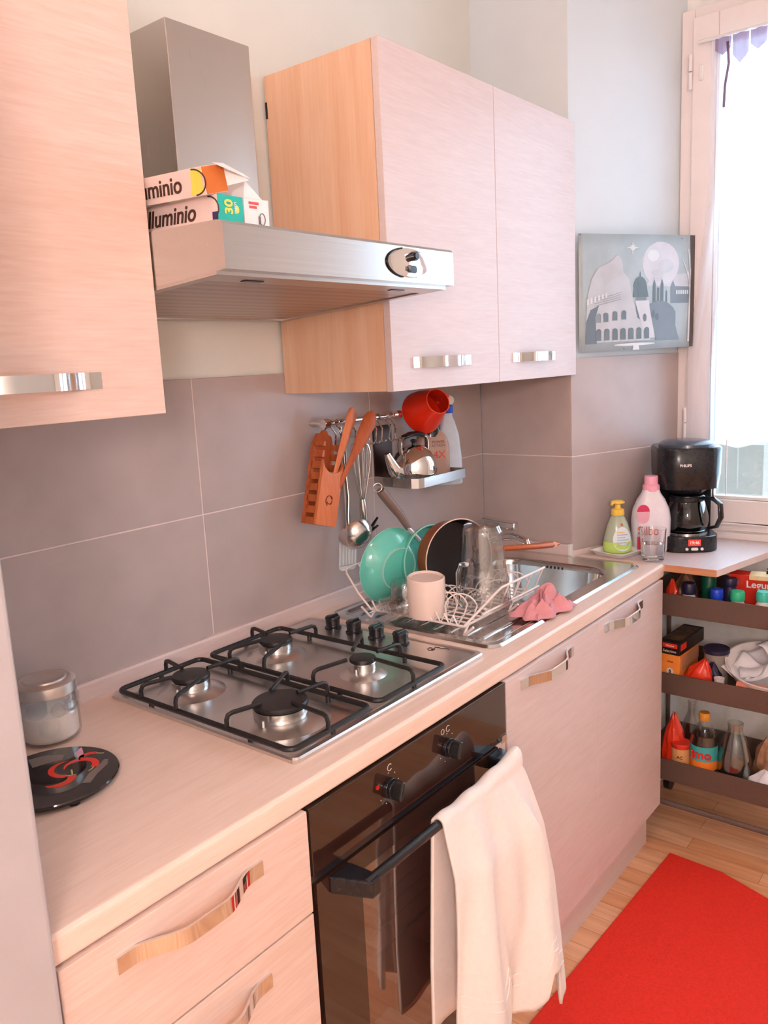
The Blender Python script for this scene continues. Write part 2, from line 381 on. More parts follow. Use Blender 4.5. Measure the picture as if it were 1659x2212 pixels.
# ceiling lamp
cl = thing('ceiling_lamp', 'white ceiling lamp with a round shade above the kitchen floor', 'lamp', LAMP, world=True)
part('rose', MB().cyl((LAMP[0], LAMP[1], 3.099), (LAMP[0], LAMP[1], 3.07), .06), 'white', cl)
part('rod', MB().cyl((LAMP[0], LAMP[1], 3.07), (LAMP[0], LAMP[1], LAMP[2]+.075), .008), 'satin', cl)
M['bulb'] = mat('lit_shade', (1, .9, .8), .5, emit=LAMPC, es=LAMPS, noise=.01)
part('lamp_shade', MB().lathe([(.001, -LAMPR)]+[(LAMPR*sin(radians(a)), -LAMPR*cos(radians(a))) for a in range(10, 171, 10)]+[(.001, LAMPR)], 32, 0, LAMP), 'bulb', cl)
# added fill globe behind the camera, brightens the lower half of the kitchen
FILL = (-1.75, -2.2, 1.85)
cl = thing('fill_globe', 'added white fill globe on a cord behind the camera, out of view', 'lamp', FILL, world=True)
part('cord', MB().cyl((FILL[0], FILL[1], 3.1), (FILL[0], FILL[1], FILL[2]+.17), .004), 'white', cl)
M['fill_glow'] = mat('fill_globe_glow', (1, .9, .85), .5, emit=FILLC, es=FILLS, noise=.01)
part('globe', MB().lathe([(.001, -.18)]+[(.18*sin(radians(a)), -.18*cos(radians(a))) for a in range(10, 171, 10)]+[(.001, .18)], 32, 0, FILL), 'fill_glow', cl)
# daylight through the window: portal that guides the sky light
pl = bpy.data.lights.new('daylight', 'AREA'); pl.shape = 'RECTANGLE'; pl.size = fz1-fz0+.1; pl.size_y = abs(fy1-fy0)+.1; pl.cycles.is_portal = True
po = bpy.data.objects.new('daylight', pl); COL.objects.link(po); po.location = (2.1, (fy0+fy1)/2, (fz0+fz1)/2); po.rotation_euler = (0, radians(90), 0)

# ------------------------------------------------------------------ fridge
f = thing('refrigerator', 'tall satin grey refrigerator cut off by the left edge of the picture', 'refrigerator', (-.7, -.3, 0), world=True)
part('body', MB().box(-1.0, -.424, -.03, -.55, .02, 2.1), 'fridge', f, bevel=.004)
part('door', MB().box(-1.0, -.421, -.555, -.62, .76, 2.1), 'fridge', f, bevel=.006, seg=3)
part('door', MB().box(-1.0, -.421, -.555, -.62, .06, .755), 'fridge', f, bevel=.006, seg=3)
for x in (-.96, -.46):
    part('foot', MB().cyl((x, -.5, 0), (x, -.5, .02), .02), 'blackpl', f)

# ------------------------------------------------------------------ bow handles
def handle(parent, x0, x1, y, z, out=.028, h=.023, th=.004, axis_tilt=0.):
    n = 30; pts = []
    for k in range(n+1):
        s = k/n
        e = min(s, 1-s)/.5
        f_ = 0 if e < .16 else (1-cos(min(1, (e-.16)/.62)*pi))/2
        pts.append((x0+(x1-x0)*s, y-th/2-out*f_))
    vs = []; fs = []
    for k, (x, yy) in enumerate(pts):
        a = pts[max(k-1, 0)]; b = pts[min(k+1, n)]; d = V((b[0]-a[0], b[1]-a[1])).normalized(); nx, ny = d.y, -d.x
        for dz, s_ in ((-h/2, 1), (h/2, 1), (h/2, -1), (-h/2, -1)): vs.append((x+nx*th/2*s_, yy+ny*th/2*s_, z+dz))
    for k in range(n):
        for i in range(4): fs.append((k*4+i, k*4+(i+1) % 4, k*4+4+(i+1) % 4, k*4+4+i))
    fs += [(3, 2, 1, 0), (n*4, n*4+1, n*4+2, n*4+3)]
    m = MB().add(vs, fs, 0, False); m.sm = [i < n*4 for i in range(len(fs))]
    return part('handle', m, 'chrome', parent, 'shiny chrome bow handle')

# ------------------------------------------------------------------ base units
YD = -.6045; ZP = .147; ZT = .866
d = thing('drawer_unit', 'pale wood drawer unit between the refrigerator and the oven', 'drawer unit', (-.2, -.3, 0), world=True)
part('carcass', MB().box(-.418, -.002, -.02, YD+.02, ZP, ZT), 'side', d)
for z0, z1, hz in ((.6945, ZT-.001, .826), (.42, .691, .642), (ZP+.003, .4165, .37)):
    dr = part('drawer', MB().box(-.414, -.002, YD, YD+.018, z0, z1), 'door_lamp_tint', d, bevel=.0012)
    handle(dr, -.342, -.1, YD, hz)
s = thing('sink_cabinet', 'pale wood double cabinet under the sink, right of the oven', 'cabinet', (1.06, -.3, 0), world=True)
part('carcass', MB().box(.6, .616, -.02, YD+.02, ZP, ZT).box(1.503, 1.519, -.02, YD+.02, ZP, ZT).box(.6, 1.519, -.02, YD+.02, ZP, ZP+.016).box(.6, 1.519, -.02, -.03, ZP, ZT).box(.6, 1.519, YD+.02, YD+.04, ZT-.06, ZT), 'side', s)
for x0, x1, h0, h1 in ((.603, 1.0603, .662, .916), (1.0607, 1.519, 1.100, 1.354)):
    do = part('door', MB().box(x0, x1, YD, YD+.018, ZP+.001, ZT-.001), 'door', s, bevel=.0006, seg=1)
    handle(do, h0, h1, YD, .836)
pl_ = thing('plinth', 'pale wood plinth board along the floor under the base cabinets', 'plinth', (.55, -.56, 0), world=True)
part('board', MB().box(-.418, 1.519, -.561, -.545, .0, ZP-.002), 'door', pl_)
part('board_end', MB().box(1.503, 1.519, -.545, -.03, 0, ZP-.002), 'door', pl_)

# ------------------------------------------------------------------ oven
ov = thing('oven', 'black built-in oven with a long bar handle under the gas hob', 'oven', (.3, -.3, .15), world=True)
part('body', MB().box(.012, .588, -.04, -.14, .16, .86).box(.012, .03, -.14, YD+.02, .16, .86).box(.57, .588, -.14, YD+.02, .16, .86).box(.03, .57, -.14, YD+.02, .84, .86).box(.03, .57, -.14, YD+.02, .16, .18).box(.03, .57, -.14, YD+.02, .70, .76), 'black', ov)
cp = part('control_panel', MB().box(.003, .599, YD, YD+.02, .752, ZT-.001), 'ovenglass', ov, bevel=.002)
part('trim_strip', MB().box(.003, .599, YD+.004, YD+.02, .738, .751), 'blackpl', ov)
part('strip_clip', MB().box(.578, .596, YD-.002, YD+.004, .737, .752), 'satin', ov)
part('filler_panel', MB().box(.566, .6, YD+.004, YD+.02, .15, .737), 'door', ov, 'pale wood filler strip')
for x, z, st in ((.199, .812, '0'), (.379, .812, 'o')):
    t = MB(); t.cyl((x, YD, z), (x, YD-.008, z), .018, 32); t.cyl((x, YD-.008, z), (x, YD-.014, z), .0155, 32)
    k = part('knob', t, 'blackpl', ov, bevel=.001)
    a = radians(20); t = MB().box(-.005, .005, -.024, 0, -.017, .017).xf(Matrix.Translation((x, YD-.008, z)) @ Matrix.Rotation(a, 4, 'Y'))
    part('grip', t, 'black', k, bevel=.004, seg=3)
    t = MB()
    t.tube(arc((x+.004, z+.036), .006, 40, 320, 12, lambda a_, b_: (a_, YD-.0006, b_)), .0007, 5)
    for q in range(7): 
        aa = radians(210+q*40); t.cyl((x+.027*cos(aa), YD+.0002, z+.027*sin(aa)), (x+.027*cos(aa), YD-.0006, z+.027*sin(aa)), .0011, 8)
    if st == 'o': t.tube(arc((x-.014, z+.036), .005, 0, 360, 12, lambda a_, b_: (a_, YD-.0006, b_)), .0006, 5)
    part('dial_marks', t, rmat('print_grey', (190, 180, 172), .5), ov)
part('indicator_light', MB().cyl((.168, YD, .826), (.168, YD-.002, .826), .004, 12), rmat('indicator_red', (190, 30, 20), .3), ov)
# door with window
dx0, dx1, dz0, dz1 = .008, .563, .165, .735
wx0, wx1, wz0, wz1 = .115, .46, .26, .70
t = MB()
for a in ((dx0, wx0, dz0, dz1), (wx1, dx1, dz0, dz1), (wx0, wx1, dz0, wz0), (wx0, wx1, wz1, dz1)): t.box(a[0], a[1], YD, YD+.018, a[2], a[3])
dr = part('door', t, 'ovenglass', ov)
def oven_pane():
    m = bpy.data.materials.new('smoked_glass'); m.use_nodes = True; nt = m.node_tree; nt.nodes.clear()
    o_ = nt.nodes.new('ShaderNodeOutputMaterial'); tr = nt.nodes.new('ShaderNodeBsdfTransparent'); tr.inputs[0].default_value = (.75, .5, .38, 1)
    gl = nt.nodes.new('ShaderNodeBsdfGlossy'); gl.inputs['Roughness'].default_value = .04; mx = nt.nodes.new('ShaderNodeMixShader'); mx.inputs[0].default_value = .28
    nt.links.new(tr.outputs[0], mx.inputs[1]); nt.links.new(gl.outputs[0], mx.inputs[2]); nt.links.new(mx.outputs[0], o_.inputs[0]); return m
M['smoke'] = oven_pane()
part('door_window', MB().box(wx0, wx1, YD+.001, YD+.005, wz0, wz1), 'smoke', dr)
t = MB(); t.box(.03, .57, -.15, -.145, .18, .70); t.box(.03, .035, -.15, -.56, .18, .70); t.box(.565, .57, -.15, -.56, .18, .70); t.box(.03, .57, -.15, -.56, .18, .185); t.box(.03, .57, -.15, -.56, .695, .70)
part('cavity', t, rmat('brown_enamel', (178, 112, 76), .35), ov)
t = MB(); 
for k in range(12): t.tube([(.04, -.18-k*.03, .455), (.56, -.18-k*.03, .455)], .002, 6)
t.tube([(.04, -.17, .455), (.04, -.55, .455), (.56, -.55, .455), (.56, -.17, .455)], .004, 6)
part('oven_rack', t, 'chrome', ov)
HB = (-.66, .7275)
hd = part('handle', MB().cyl((.062, HB[0], HB[1]), (.545, HB[0], HB[1]), .009, 20), 'black', dr, 'black bar handle')
for s_, xa in ((1, .036), (-1, .571)):
    t = MB().prism([(xa, YD), (xa+s_*.05, YD), (xa+s_*.052, -.645), (xa+s_*.05, -.672), (xa+s_*.028, -.672)], .703, .733)
    part('bracket', t, 'blackpl', hd, bevel=.003)

# ------------------------------------------------------------------ worktop
wt = thing('worktop', 'long pale wood-grain worktop with upstand running along the wall', 'worktop', (.55, -.3, .868), world=True)
z0, z1 = .868, H
t = MB(); x0, x1 = -.419, 1.537
prof = [(-.52, z0), (-.594, z0)]+[(-.594-.006*sin(radians(a)), z0+.006-.006*cos(radians(a))) for a in (30, 60, 90)]+[(-.592-.008*cos(radians(a)), z1-.008+.008*sin(radians(a))) for a in (0, 20, 45, 70, 90)]+[(-.52, z1)]
t.prism(prof, x0, x1, 'x')
HX0, HX1, SX0, SX1 = .06, .59, .672, 1.478
for a, b, c, e in ((x0, HX0, -.52, -.001), (HX0, HX1, -.52, -.51), (HX0, HX1, -.07, -.001), (HX1, SX0, -.52, -.001), (SX0, SX1, -.08, -.001), (SX1, 1.508, -.52, -.001), (1.508, x1, -.52, PY-.004)): t.box(a, b, c, e, z0, z1)
part('slab', t, 'top', wt)
us = .0375
t = MB()
pr = [(0, H), (-.0145, H), (-.0145, H+us-.005), (-.012, H+us), (0, H+us)]
t.prism(pr, x0, PX-.001, 'x')
t.prism([(PX-a_-.0008 if a_ == 0 else PX+a_, b_) for a_, b_ in [(0, H)]+pr[1:4]+[(0, H+us)]], PY-.001, -.014, 'y')
part('upstand', t, 'door', wt, 'pale upstand strip')
part('corner_cap', MB().box(PX-.016, PX+.001, PY-.003, PY+.008, H, H+us+.002), 'white', wt, 'white corner cap', bevel=.002)

# ------------------------------------------------------------------ hob
hb = thing('gas_hob', 'stainless steel four-burner gas hob set in the worktop', 'hob', (.32, -.29, H), world=True)
bx0, bx1, by0, by1 = .036, .613, -.548, -.036
pts = rrect(bx0, bx1, by0, by1, .012, 4)
t = MB(); inner = rrect(bx0+.012, bx1-.012, by0+.012, by1-.012, .01, 4); n = len(pts)
lv = [(pts, H+.0005), (pts, H+.006), (rrect(bx0+.003, bx1-.003, by0+.003, by1-.003, .011, 4), H+.009), (inner, H+.0095), (rrect(bx0+.018, bx1-.018, by0+.018, by1-.018, .01, 4), H+.0075)]
vs = [(x, y, z) for p_, z in lv for x, y in p_]
t.add(vs, [(i*n+k, i*n+(k+1) % n, (i+1)*n+(k+1) % n, (i+1)*n+k) for i in range(4) for k in range(n)]+[tuple(range(4*n, 5*n)), tuple(range(n))[::-1]])
part('plate', t, 'steels', hb)
ZB = H+.0075
BR = [(.375, -.160, .036), (.135, -.168, .037), (.140, -.412, .050), (.383, -.402, .027)]
for x, y, r in BR:
    b_ = part('burner', MB().lathe([(r*1.8, 0), (r*1.7, .002), (r*1.45, .006), (r*1.25, .0085), (r*1.1, .010), (r*1.0, .010), (0, .010)], 40, 0, (x, y, ZB)), 'steels', hb, 'steel burner dish')
    t = MB().lathe([(r*.95, .008), (r*.95, .014), (r*1.0, .015), (r*1.0, .026), (r*.93, .028), (0, .028)], 40, 0, (x, y, ZB))
    part('flame_ring', t, 'satin', b_, 'bright aluminium ring')
    part('burner_cap', MB().lathe([(r*.96, .0275), (r*1.02, .0295), (r*1.02, .033), (r*.96, .036), (r*.6, .0375), (0, .0375)], 40, 0, (x, y, ZB)), 'iron', b_, 'black enamel cap')
    part('igniter', MB().cyl((x-r*1.15, y-r*.3, ZB+.008), (x-r*1.15, y-r*.3, ZB+.02), .002, 8), 'white', b_)
for gx0, gx1, bs in ((.040, .243, BR[1:3]), (.268, .482, (BR[0], BR[3]))):
    zf = H+.020; gy0, gy1 = -.536, -.062; c_ = .016
    t = MB()
    loop = [(x, y, zf) for x, y in rrect(gx0, gx1, gy0, gy1, c_, 4)]
    t.tube(loop, .0052, 8, closed=True)
    def finger(p, q):
        p = V(p); q = V(q); up = V((0, 0, .026)); d_ = (q-p); d1 = d_.normalized()*.012
        t.tube([p, p+up*.6, p+up*.9+d1*.3, p+up+d1, q+up], .0042, 8)
    for (bx, by, r) in bs:
        finger((gx0, by+.03, zf), (bx-.036, by+.012, zf)); finger((gx1, by-.02, zf), (bx+.034, by-.01, zf))
        if by > -.3: finger((bx+.02, gy1, zf), (bx+.006, by+.034, zf)); finger((gx0, by-.075, zf), (bx-.012, by-.042, zf))
        else: finger((bx-.01, gy0, zf), (bx-.002, by-.034, zf)); finger((gx1, by+.085, zf), (bx+.016, by+.04, zf))
    for (x, y) in ((gx0+.004, gy0+.1), (gx1-.004, gy0+.1), (gx0+.004, gy1-.1), (gx1-.004, gy1-.1), ((gx0+gx1)/2, gy0), ((gx0+gx1)/2, gy1)):
        t.cyl((x, y, ZB), (x, y, zf), .005, 10)
    part('pan_support', t, 'iron', hb, 'black enamelled pan support')
for (x, y) in ((.573, -.150), (.572, -.217), (.568, -.288), (.562, -.362)):
    t = MB(); t.lathe([(.020, 0), (.020, .004), (.0165, .006), (.0175, .022), (.0185, .026), (.017, .029), (0, .029)], 24, 0, (x, y, ZB))
    kn = part('knob', t, 'blackpl', hb, 'black control knob')
    part('grip', MB().box(x-.017, x+.017, y-.004, y+.004, ZB+.026, ZB+.033), 'black', kn, bevel=.002)
t = MB(); t.tube(arc((.572, -.437), .008, 30, 330, 12, lambda a_, b_: (a_, b_, ZB+.0006)), .0007, 5)
t.tube([(.585, -.437, ZB+.0006), (.588, -.446, ZB+.0006), (.586, -.455, ZB+.0006), (.592, -.463, ZB+.0006), (.59, -.473, ZB+.0006)], .0007, 5)
t.tube([(.572, -.437, ZB+.0006), (.576, -.445, ZB+.0006)], .0009, 5)
part('printed_mark', t, rmat('ink_black', (30, 26, 26), .5), hb)

# ------------------------------------------------------------------ sink
sk = thing('sink', 'stainless steel sink with bowl and ribbed drainer by the pillar', 'sink', (1.08, -.3, H), world=True)
def holed(outer, holes, z):
    bm = bmesh.new(); es = []
    for lp in [outer]+holes:
        vs_ = [bm.verts.new((x, y, z)) for x, y in lp]
        es += [bm.edges.new((vs_[i], vs_[(i+1) % len(vs_)])) for i in range(len(vs_))]
    bmesh.ops.triangle_fill(bm, edges=es, use_beauty=True)
    bm.verts.index_update(); out = ([v_.co.copy() for v_ in bm.verts], [[v_.index for v_ in f_.verts] for f_ in bm.faces]); bm.free(); return out
RX0, RX1, RY0, RY1 = .652, 1.497, -.552, -.052
zr = H+.0035
bowl = (.985, 1.405, -.505, -.125); dra = (.68, .955, -.53, -.075)
outer = rrect(RX0+.012, RX1-.012, RY0+.012, RY1-.012, .03, 6)
t = MB(); vs, fs = holed(outer, [rrect(*bowl, .075, 8), rrect(*dra, .03, 6)], zr); t.add(vs, fs)
def loft(t, loops):
    n_ = len(loops[0][0]); vv = [(x, y, z) for lp, z in loops for x, y in lp]
    t.add(vv, [(i*n_+k, i*n_+(k+1) % n_, (i+1)*n_+(k+1) % n_, (i+1)*n_+k) for i in range(len(loops)-1) for k in range(n_)], 0, True)
loft(t, [(outer, zr), (rrect(RX0+.006, RX1-.006, RY0+.006, RY1-.006, .034, 6), zr+.0025), (rrect(RX0, RX1, RY0, RY1, .038, 6), zr-.003)])
part('rim', t, 'steelsink', sk)
t = MB(); L_ = []
for k, (dd, zz) in enumerate([(0, 0), (.003, -.001), (.007, -.006), (.009, -.02), (.018, -.13), (.03, -.155), (.06, -.165)]):
    L_.append((rrect(bowl[0]+dd, bowl[1]-dd, bowl[2]+dd, bowl[3]-dd, .075-dd*.3, 8), zr+zz))
loft(t, L_); t.add([(x, y, zr-.165) for x, y in L_[-1][0]], [tuple(range(len(L_[-1][0])))])
bo = part('bowl', t, 'steelsink', sk)
t = MB()
for k in range(5):
    y = -.292-k*.0125; t.add([(bowl[1]-.0095, y-.003, zr-.028), (bowl[1]-.0095, y+.003, zr-.028), (bowl[1]-.0085, y+.003, zr-.012), (bowl[1]-.0085, y-.003, zr-.012)], [(0, 1, 2, 3)])
part('overflow_slots', t, 'black', bo)
t = MB(); t.lathe([(.045, .002), (.04, .001), (.03, -.004), (0, -.004)], 24, 0, (1.19, -.31, zr-.1635)); part('drain', t, 'chrome', bo)
t = MB(); L_ = [(rrect(dra[0]+dd, dra[1]-dd, dra[2]+dd, dra[3]-dd, .03-dd*.4, 6), zr+zz) for dd, zz in ((0, 0), (.004, -.001), (.008, -.006), (.014, -.0075))]
loft(t, L_); t.add([(x, y, zr-.0075) for x, y in L_[-1][0]], [tuple(range(len(L_[-1][0])))])
for k in range(9):
    y = -.12-k*.045; t.lathe([(.0001, 0), (.003, .004), (.0045, .01), (.0045, .21), (.003, .216), (.0001, .22)], 8, 0, (.708, y, zr-.0085), (1, 0, 0))
part('drainer', t, 'steelsink', sk)
# tap
tp = thing('tap', 'chrome mixer tap standing behind the sink bowl', 'tap', (1.352, -.10, zr+.001), world=True)
B = V((1.352, -.10, zr))
t = MB(); t.lathe([(.027, 0), (.027, .006), (.022, .012), (.022, .080), (.0235, .084), (.0235, .105), (.018, .112), (0, .112)], 28, 0, B); part('body', t, 'chrome', tp)
part('spout', MB().tube([B+V((0, -.01, .05)), B+V((-.005, -.06, .075)), B+V((-.02, -.12, .085)), B+V((-.03, -.165, .075)), B+V((-.032, -.17, .06))], .011, 14), 'chrome', tp)
t = MB().box(-.016, .016, -.098, .014, -.012, .010).xf(Matrix.Translation(B+V((.0, -.01, .122))) @ Matrix.Rotation(radians(6), 4, 'X') @ Matrix.Rotation(radians(6), 4, 'Z'))
part('lever', t, 'chrome', tp, bevel=.003)

# ------------------------------------------------------------------ wall cabinets
UB, UT, UY = 1.4715, 2.186, -.332
cb = thing('wall_cabinet', 'pale wood wall cabinet left of the steel cooker hood', 'cabinet', (-.2, -.16, UB), world=True)
part('carcass', MB().box(-.418, .0115, -.001, UY+.019, UB, UT), 'side', cb)
do = part('door', MB().box(-.418, .0135, UY, UY+.018, UB-.001, UT), 'door_lamp_tint', cb, bevel=.001)
handle(do, -.345, -.1, UY, 1.5285, .03, .024)
cb = thing('wall_cabinet', 'pale wood two-door wall cabinet right of the steel cooker hood', 'cabinet', (1.07, -.16, UB), world=True)
part('carcass', MB().box(.6165, 1.505, -.001, UY+.019, UB, UT), 'side', cb, 'orange beech side panel')
for x0, x1, h0, h1 in ((.6165, 1.0695, .690, .928), (1.0715, 1.522, 1.137, 1.377)):
    do = part('door', MB().box(x0, x1, UY, UY+.018, UB-.001, UT+.001), 'door', cb, bevel=.001)
    handle(do, h0, h1, UY, 1.531, .026, .024)
part('hanging_bracket', MB().box(.6145, .6165, -.001, -.006, 2.095, 2.13), 'iron', cb)

# ------------------------------------------------------------------ cooker hood
hx0, hx1, hy = .0155, .6125, -.5
ho = thing('cooker_hood', 'brushed steel cooker hood with a square chimney above the hob', 'cooker hood', (.314, -.25, 1.645), world=True)
side_ = [(hy, 1.679), (hy, 1.742), (hy+.004, 1.747), (hy+.012, 1.7485), (-.001, 1.758), (-.001, 1.646)]
part('canopy', MB().prism(side_, hx0, hx1, 'x'), 'steel', ho)
def under(x0, x1, y0, y1, off):
    zf = lambda y: 1.679+(1.646-1.679)*(y-hy)/(-hy-.001)-off
    return [(x0, y0, zf(y0)), (x1, y0, zf(y0)), (x1, y1, zf(y1)), (x0, y1, zf(y1))]
def slab(t, x0, x1, y0, y1, o0, o1):
    a = under(x0, x1, y0, y1, o0); b = under(x0, x1, y0, y1, o1)
    t.add(a+b, [(0, 1, 2, 3), (7, 6, 5, 4), (0, 4, 5, 1), (1, 5, 6, 2), (2, 6, 7, 3), (3, 7, 4, 0)])
t = MB()
for a in ((hx0, hx1, hy+.02, hy+.07), (hx0, hx1, -.03, -.005), (hx0, hx0+.02, hy+.07, -.03), (hx1-.02, hx1, hy+.07, -.03)): slab(t, *a, 0, .005)
part('underside_frame', t, 'steelv', ho)
t = MB(); slab(t, hx0+.02, hx1-.02, hy+.07, -.03, .0005, .0025); part('grease_filter', t, 'filter', ho, 'perforated grease filter')
for x in (.115, .49):
    t = MB(); slab(t, x-.02, x+.02, hy+.047, hy+.058, .004, .0065); part('filter_latch', t, 'black', ho)
part('chimney', MB().box(.212, .413, -.001, -.17, 1.752, 2.157), 'steelv', ho, bevel=.0015)
ox, oz = .463, 1.713
t = MB(); t.lathe([(.0, .004), (.9, .004), (1, .002), (1, 0)], 48, 0, (0, 0, 0), (0, 0, 1)); t.xf(Matrix.Translation((ox, hy, oz)) @ Matrix.Rotation(radians(90), 4, 'X') @ Matrix.Diagonal((.066, .0265, 1, 1)))
cp = part('control_plate', t, 'chrome', ho, 'oval chrome control plate')
t = MB(); n = 40
t.tube([(ox-.001+.066*cos(2*pi*k/n), hy-.002, oz+.0268*sin(2*pi*k/n)) for k in range(12, 29)], .0016, 6); part('plate_dark_edge', t, 'black', cp)  # dark line along the left edge of the oval plate
t = MB().cyl((ox+.006, hy-.004, oz+.012), (ox+.006, hy-.014, oz+.012), .0085, 20); t.cyl((ox+.006, hy-.014, oz+.012), (ox+.006, hy-.016, oz+.012), .006, 20); part('light_button', t, 'black', cp)
t = MB().prism(rrect(ox-.010, ox+.019, oz-.018, oz-.004, .006, 4), hy-.005, hy-.0035, 'y'); t.box(ox-.009, ox, hy-.005, hy-.011, oz-.016, oz-.006); part('speed_slider', t, 'black', cp)
# ================================================================== things on the worktop, left
j = thing('storage_jar', 'glass jar of white sugar with a pale metal lid beside the refrigerator', 'jar', (-.128, -.105, H+.0005))
R0 = .052
t = MB().lathe([(0, .003), (.045, .001), (R0-.001, .006), (R0, .012), (R0, .078), (.049, .086), (.049, .094), (.0465, .094), (.0465, .085), (R0-.003, .077), (R0-.003, .012), (.044, .006), (0, .006)], 48)
gl = part('jar_glass', t, 'tglass', j)
for a in (-100, -38):
    c = V((R0*cos(radians(a)), R0*sin(radians(a)), .066)); part('moulded_medallion', MB().lathe([(.013, 0), (.0125, .0022), (.0105, .0024), (.0098, .0012), (0, .0012)], 24, 0, c, (cos(radians(a)), sin(radians(a)), 0)), 'tglass', gl)
part('sugar', MB().lathe([(0, .0065), (.044, .0065), (.0483, .0125), (.0483, .052), (.03, .055), (0, .0545)], 40), rmat('sugar', (250, 244, 240), .9), j, 'white sugar')
part('lid', MB().lathe([(0, .111), (.030, .111), (.032, .1125), (.035, .1125), (.037, .110), (.0395, .110), (.042, .1115), (.047, .110), (.0515, .106), (.0525, .100), (.0525, .088), (.0515, .087), (.0515, .099), (0, .105)], 48), rmat('lid_tin', (214, 206, 200), .35, metal=.85), j, 'pale metal screw lid')

tr = thing('glass_trivet', 'round black glass trivet printed with red chillies on the worktop', 'trivet', (-.217, -.262, H+.0005))
TR = .102
part('plate', MB().lathe([(0, .006), (TR-.001, .006), (TR, .0075), (TR, .0105), (TR-.0015, .012), (0, .012)], 64), rmat('trivet_black', (22, 14, 12), .06, coat=.5), tr)
for a in (20, 140, 260): part('foot', MB().cyl((.09*cos(radians(a)), .09*sin(radians(a)), 0), (.09*cos(radians(a)), .09*sin(radians(a)), .006), .008), 'blackpl', tr)
rmat('chilli_red', (226, 52, 34), .25); rmat('stem_green', (196, 176, 120), .4); rmat('onion_pink', (232, 170, 184), .3); rmat('knife_grey', (120, 108, 100), .3)
def ribbon(t, pts, wd, z, mi=0):
    P_ = [V((x, y, z)) for x, y in pts]; n = len(P_); vs = []
    for k in range(n):
        d = (P_[min(k+1, n-1)]-P_[max(k-1, 0)]).normalized(); nn = V((-d.y, d.x, 0)); ww = wd[k] if isinstance(wd, list) else wd
        vs += [P_[k]+nn*ww, P_[k]-nn*ww]
    t.add(vs, [(2*k, 2*k+1, 2*k+3, 2*k+2) for k in range(n-1)], mi)
t = MB(); zz = .0122
def chil(cx, cy, r, a0, a1, w_, stem=True):
    n = 14; pts = [(cx+r*cos(radians(a0+(a1-a0)*k/n)), cy+r*sin(radians(a0+(a1-a0)*k/n))) for k in range(n+1)]
    ribbon(t, pts, [w_*min(1, .15+2.2*k/n) for k in range(n+1)], zz)
    if stem:
        e = pts[-1]; d = V((e[0]-pts[-2][0], e[1]-pts[-2][1])).normalized(); ribbon(t, [e, (e[0]+d.x*.012, e[1]+d.y*.012+.002), (e[0]+d.x*.022, e[1]+d.y*.022+.006)], .0016, zz, 1)
chil(.052, -.012, .030, 150, -60, .007); chil(.035, .0, .034, 60, 230, .006); chil(.085, .005, .02, 160, 20, .0055); chil(-.005, -.02, .03, 200, 330, .008)
ribbon(t, [(.075, .02), (.085, .045), (.1, .062)], [.006, .008, .0015], zz, 2)
ribbon(t, [(.02, -.085), (.05, -.062), (.085, -.045), (.1, -.03)], [.008, .009, .008, .004], zz, 3)
ribbon(t, [(.0, .085), (.03, .075), (.055, .055)], [.022, .02, .012], zz-.0001, 3)
t.v = [V((p.x*.8+.002, p.y*.8, p.z)) for p in t.v]
part('printed_picture', t, ['chilli_red', 'stem_green', 'onion_pink', 'knife_grey'], tr, 'print of red chillies, onion and knife')

# ================================================================== dish rack and dishes
ZS = H+.0035-.0075+.006      # top of the drainer ribs
rk = thing('dish_rack', 'white coated wire dish rack full of drying dishes on the sink', 'dish rack', (.85, -.29, ZS), world=True)
zb = ZS+.020; r_ = .0026
xa, xb, ya, yb = .700, 1.035, -.165, -.440
t = MB()
t.tube([(xa, ya, zb), (xa, yb, zb), (xb, yb, zb), (xb, ya, zb)], .003, 8, closed=True)
for k in range(1, 12):
    x = xa+(xb-xa)*k/12; t.tube([(x, ya, zb), (x, yb, zb)], .0022, 6)
for y in (-.26, -.35): t.tube([(xa, y, zb), (xb, y, zb)], .0022, 6)
part('base_grid', t, 'wire', rk)
for (x, y) in ((xa, ya), (xa, yb), (.905, yb), (.905, ya)):
    s_ = 1 if y == yb else -1
    t = MB(); t.tube([(x-.004, y-s_*.028, zb+.004), (x-.002, y-s_*.004, ZS+.003), (x, y, ZS+.0005), (x+.002, y+s_*.0, ZS+.003), (x+.022, y+s_*.002, zb)], .003, 8)
    part('foot', t, 'wire', rk)
def side(y0, s_, name):
    t = MB(); z1_ = zb+.066; yo = y0-s_*.028
    t.tube([(xa, y0, zb), (xa+.03, y0-s_*.01, zb+.02), (.80, yo+s_*.004, z1_-.01), (.824, yo, z1_), (xb+.005, yo, z1_)], .003, 8)
    t.tube([(xa+.06, y0-s_*.012, zb+.014), (xb, y0-s_*.014, zb+.016)], .0028, 8)
    for k in range(4):
        x = .86+k*.058; t.tube([(x, y0, zb), (x, y0-s_*.012, zb+.03), (x, yo, z1_)], .0022, 6)
    part(name, t, 'wire', rk)
side(yb, 1, 'front_rail')
t = MB()
t.tube([(xa, ya, zb), (.690, -.135, zb+.04), (.684, -.105, zb+.088), (.69, -.098, zb+.096), (.72, -.095, zb+.1), (1.02, -.095, zb+.1), (1.035, -.1, zb+.09), (xb, ya, zb)], .0028, 8)
t.tube([(.690, -.137, zb+.04), (1.035, -.137, zb+.04)], .0026, 8)
for k in range(7):
    x = .74+k*.045; t.tube([(x, ya, zb), (x, -.14, zb+.04), (x, -.097, zb+.1)], .0022, 6)
part('back_rail', t, 'wire', rk)
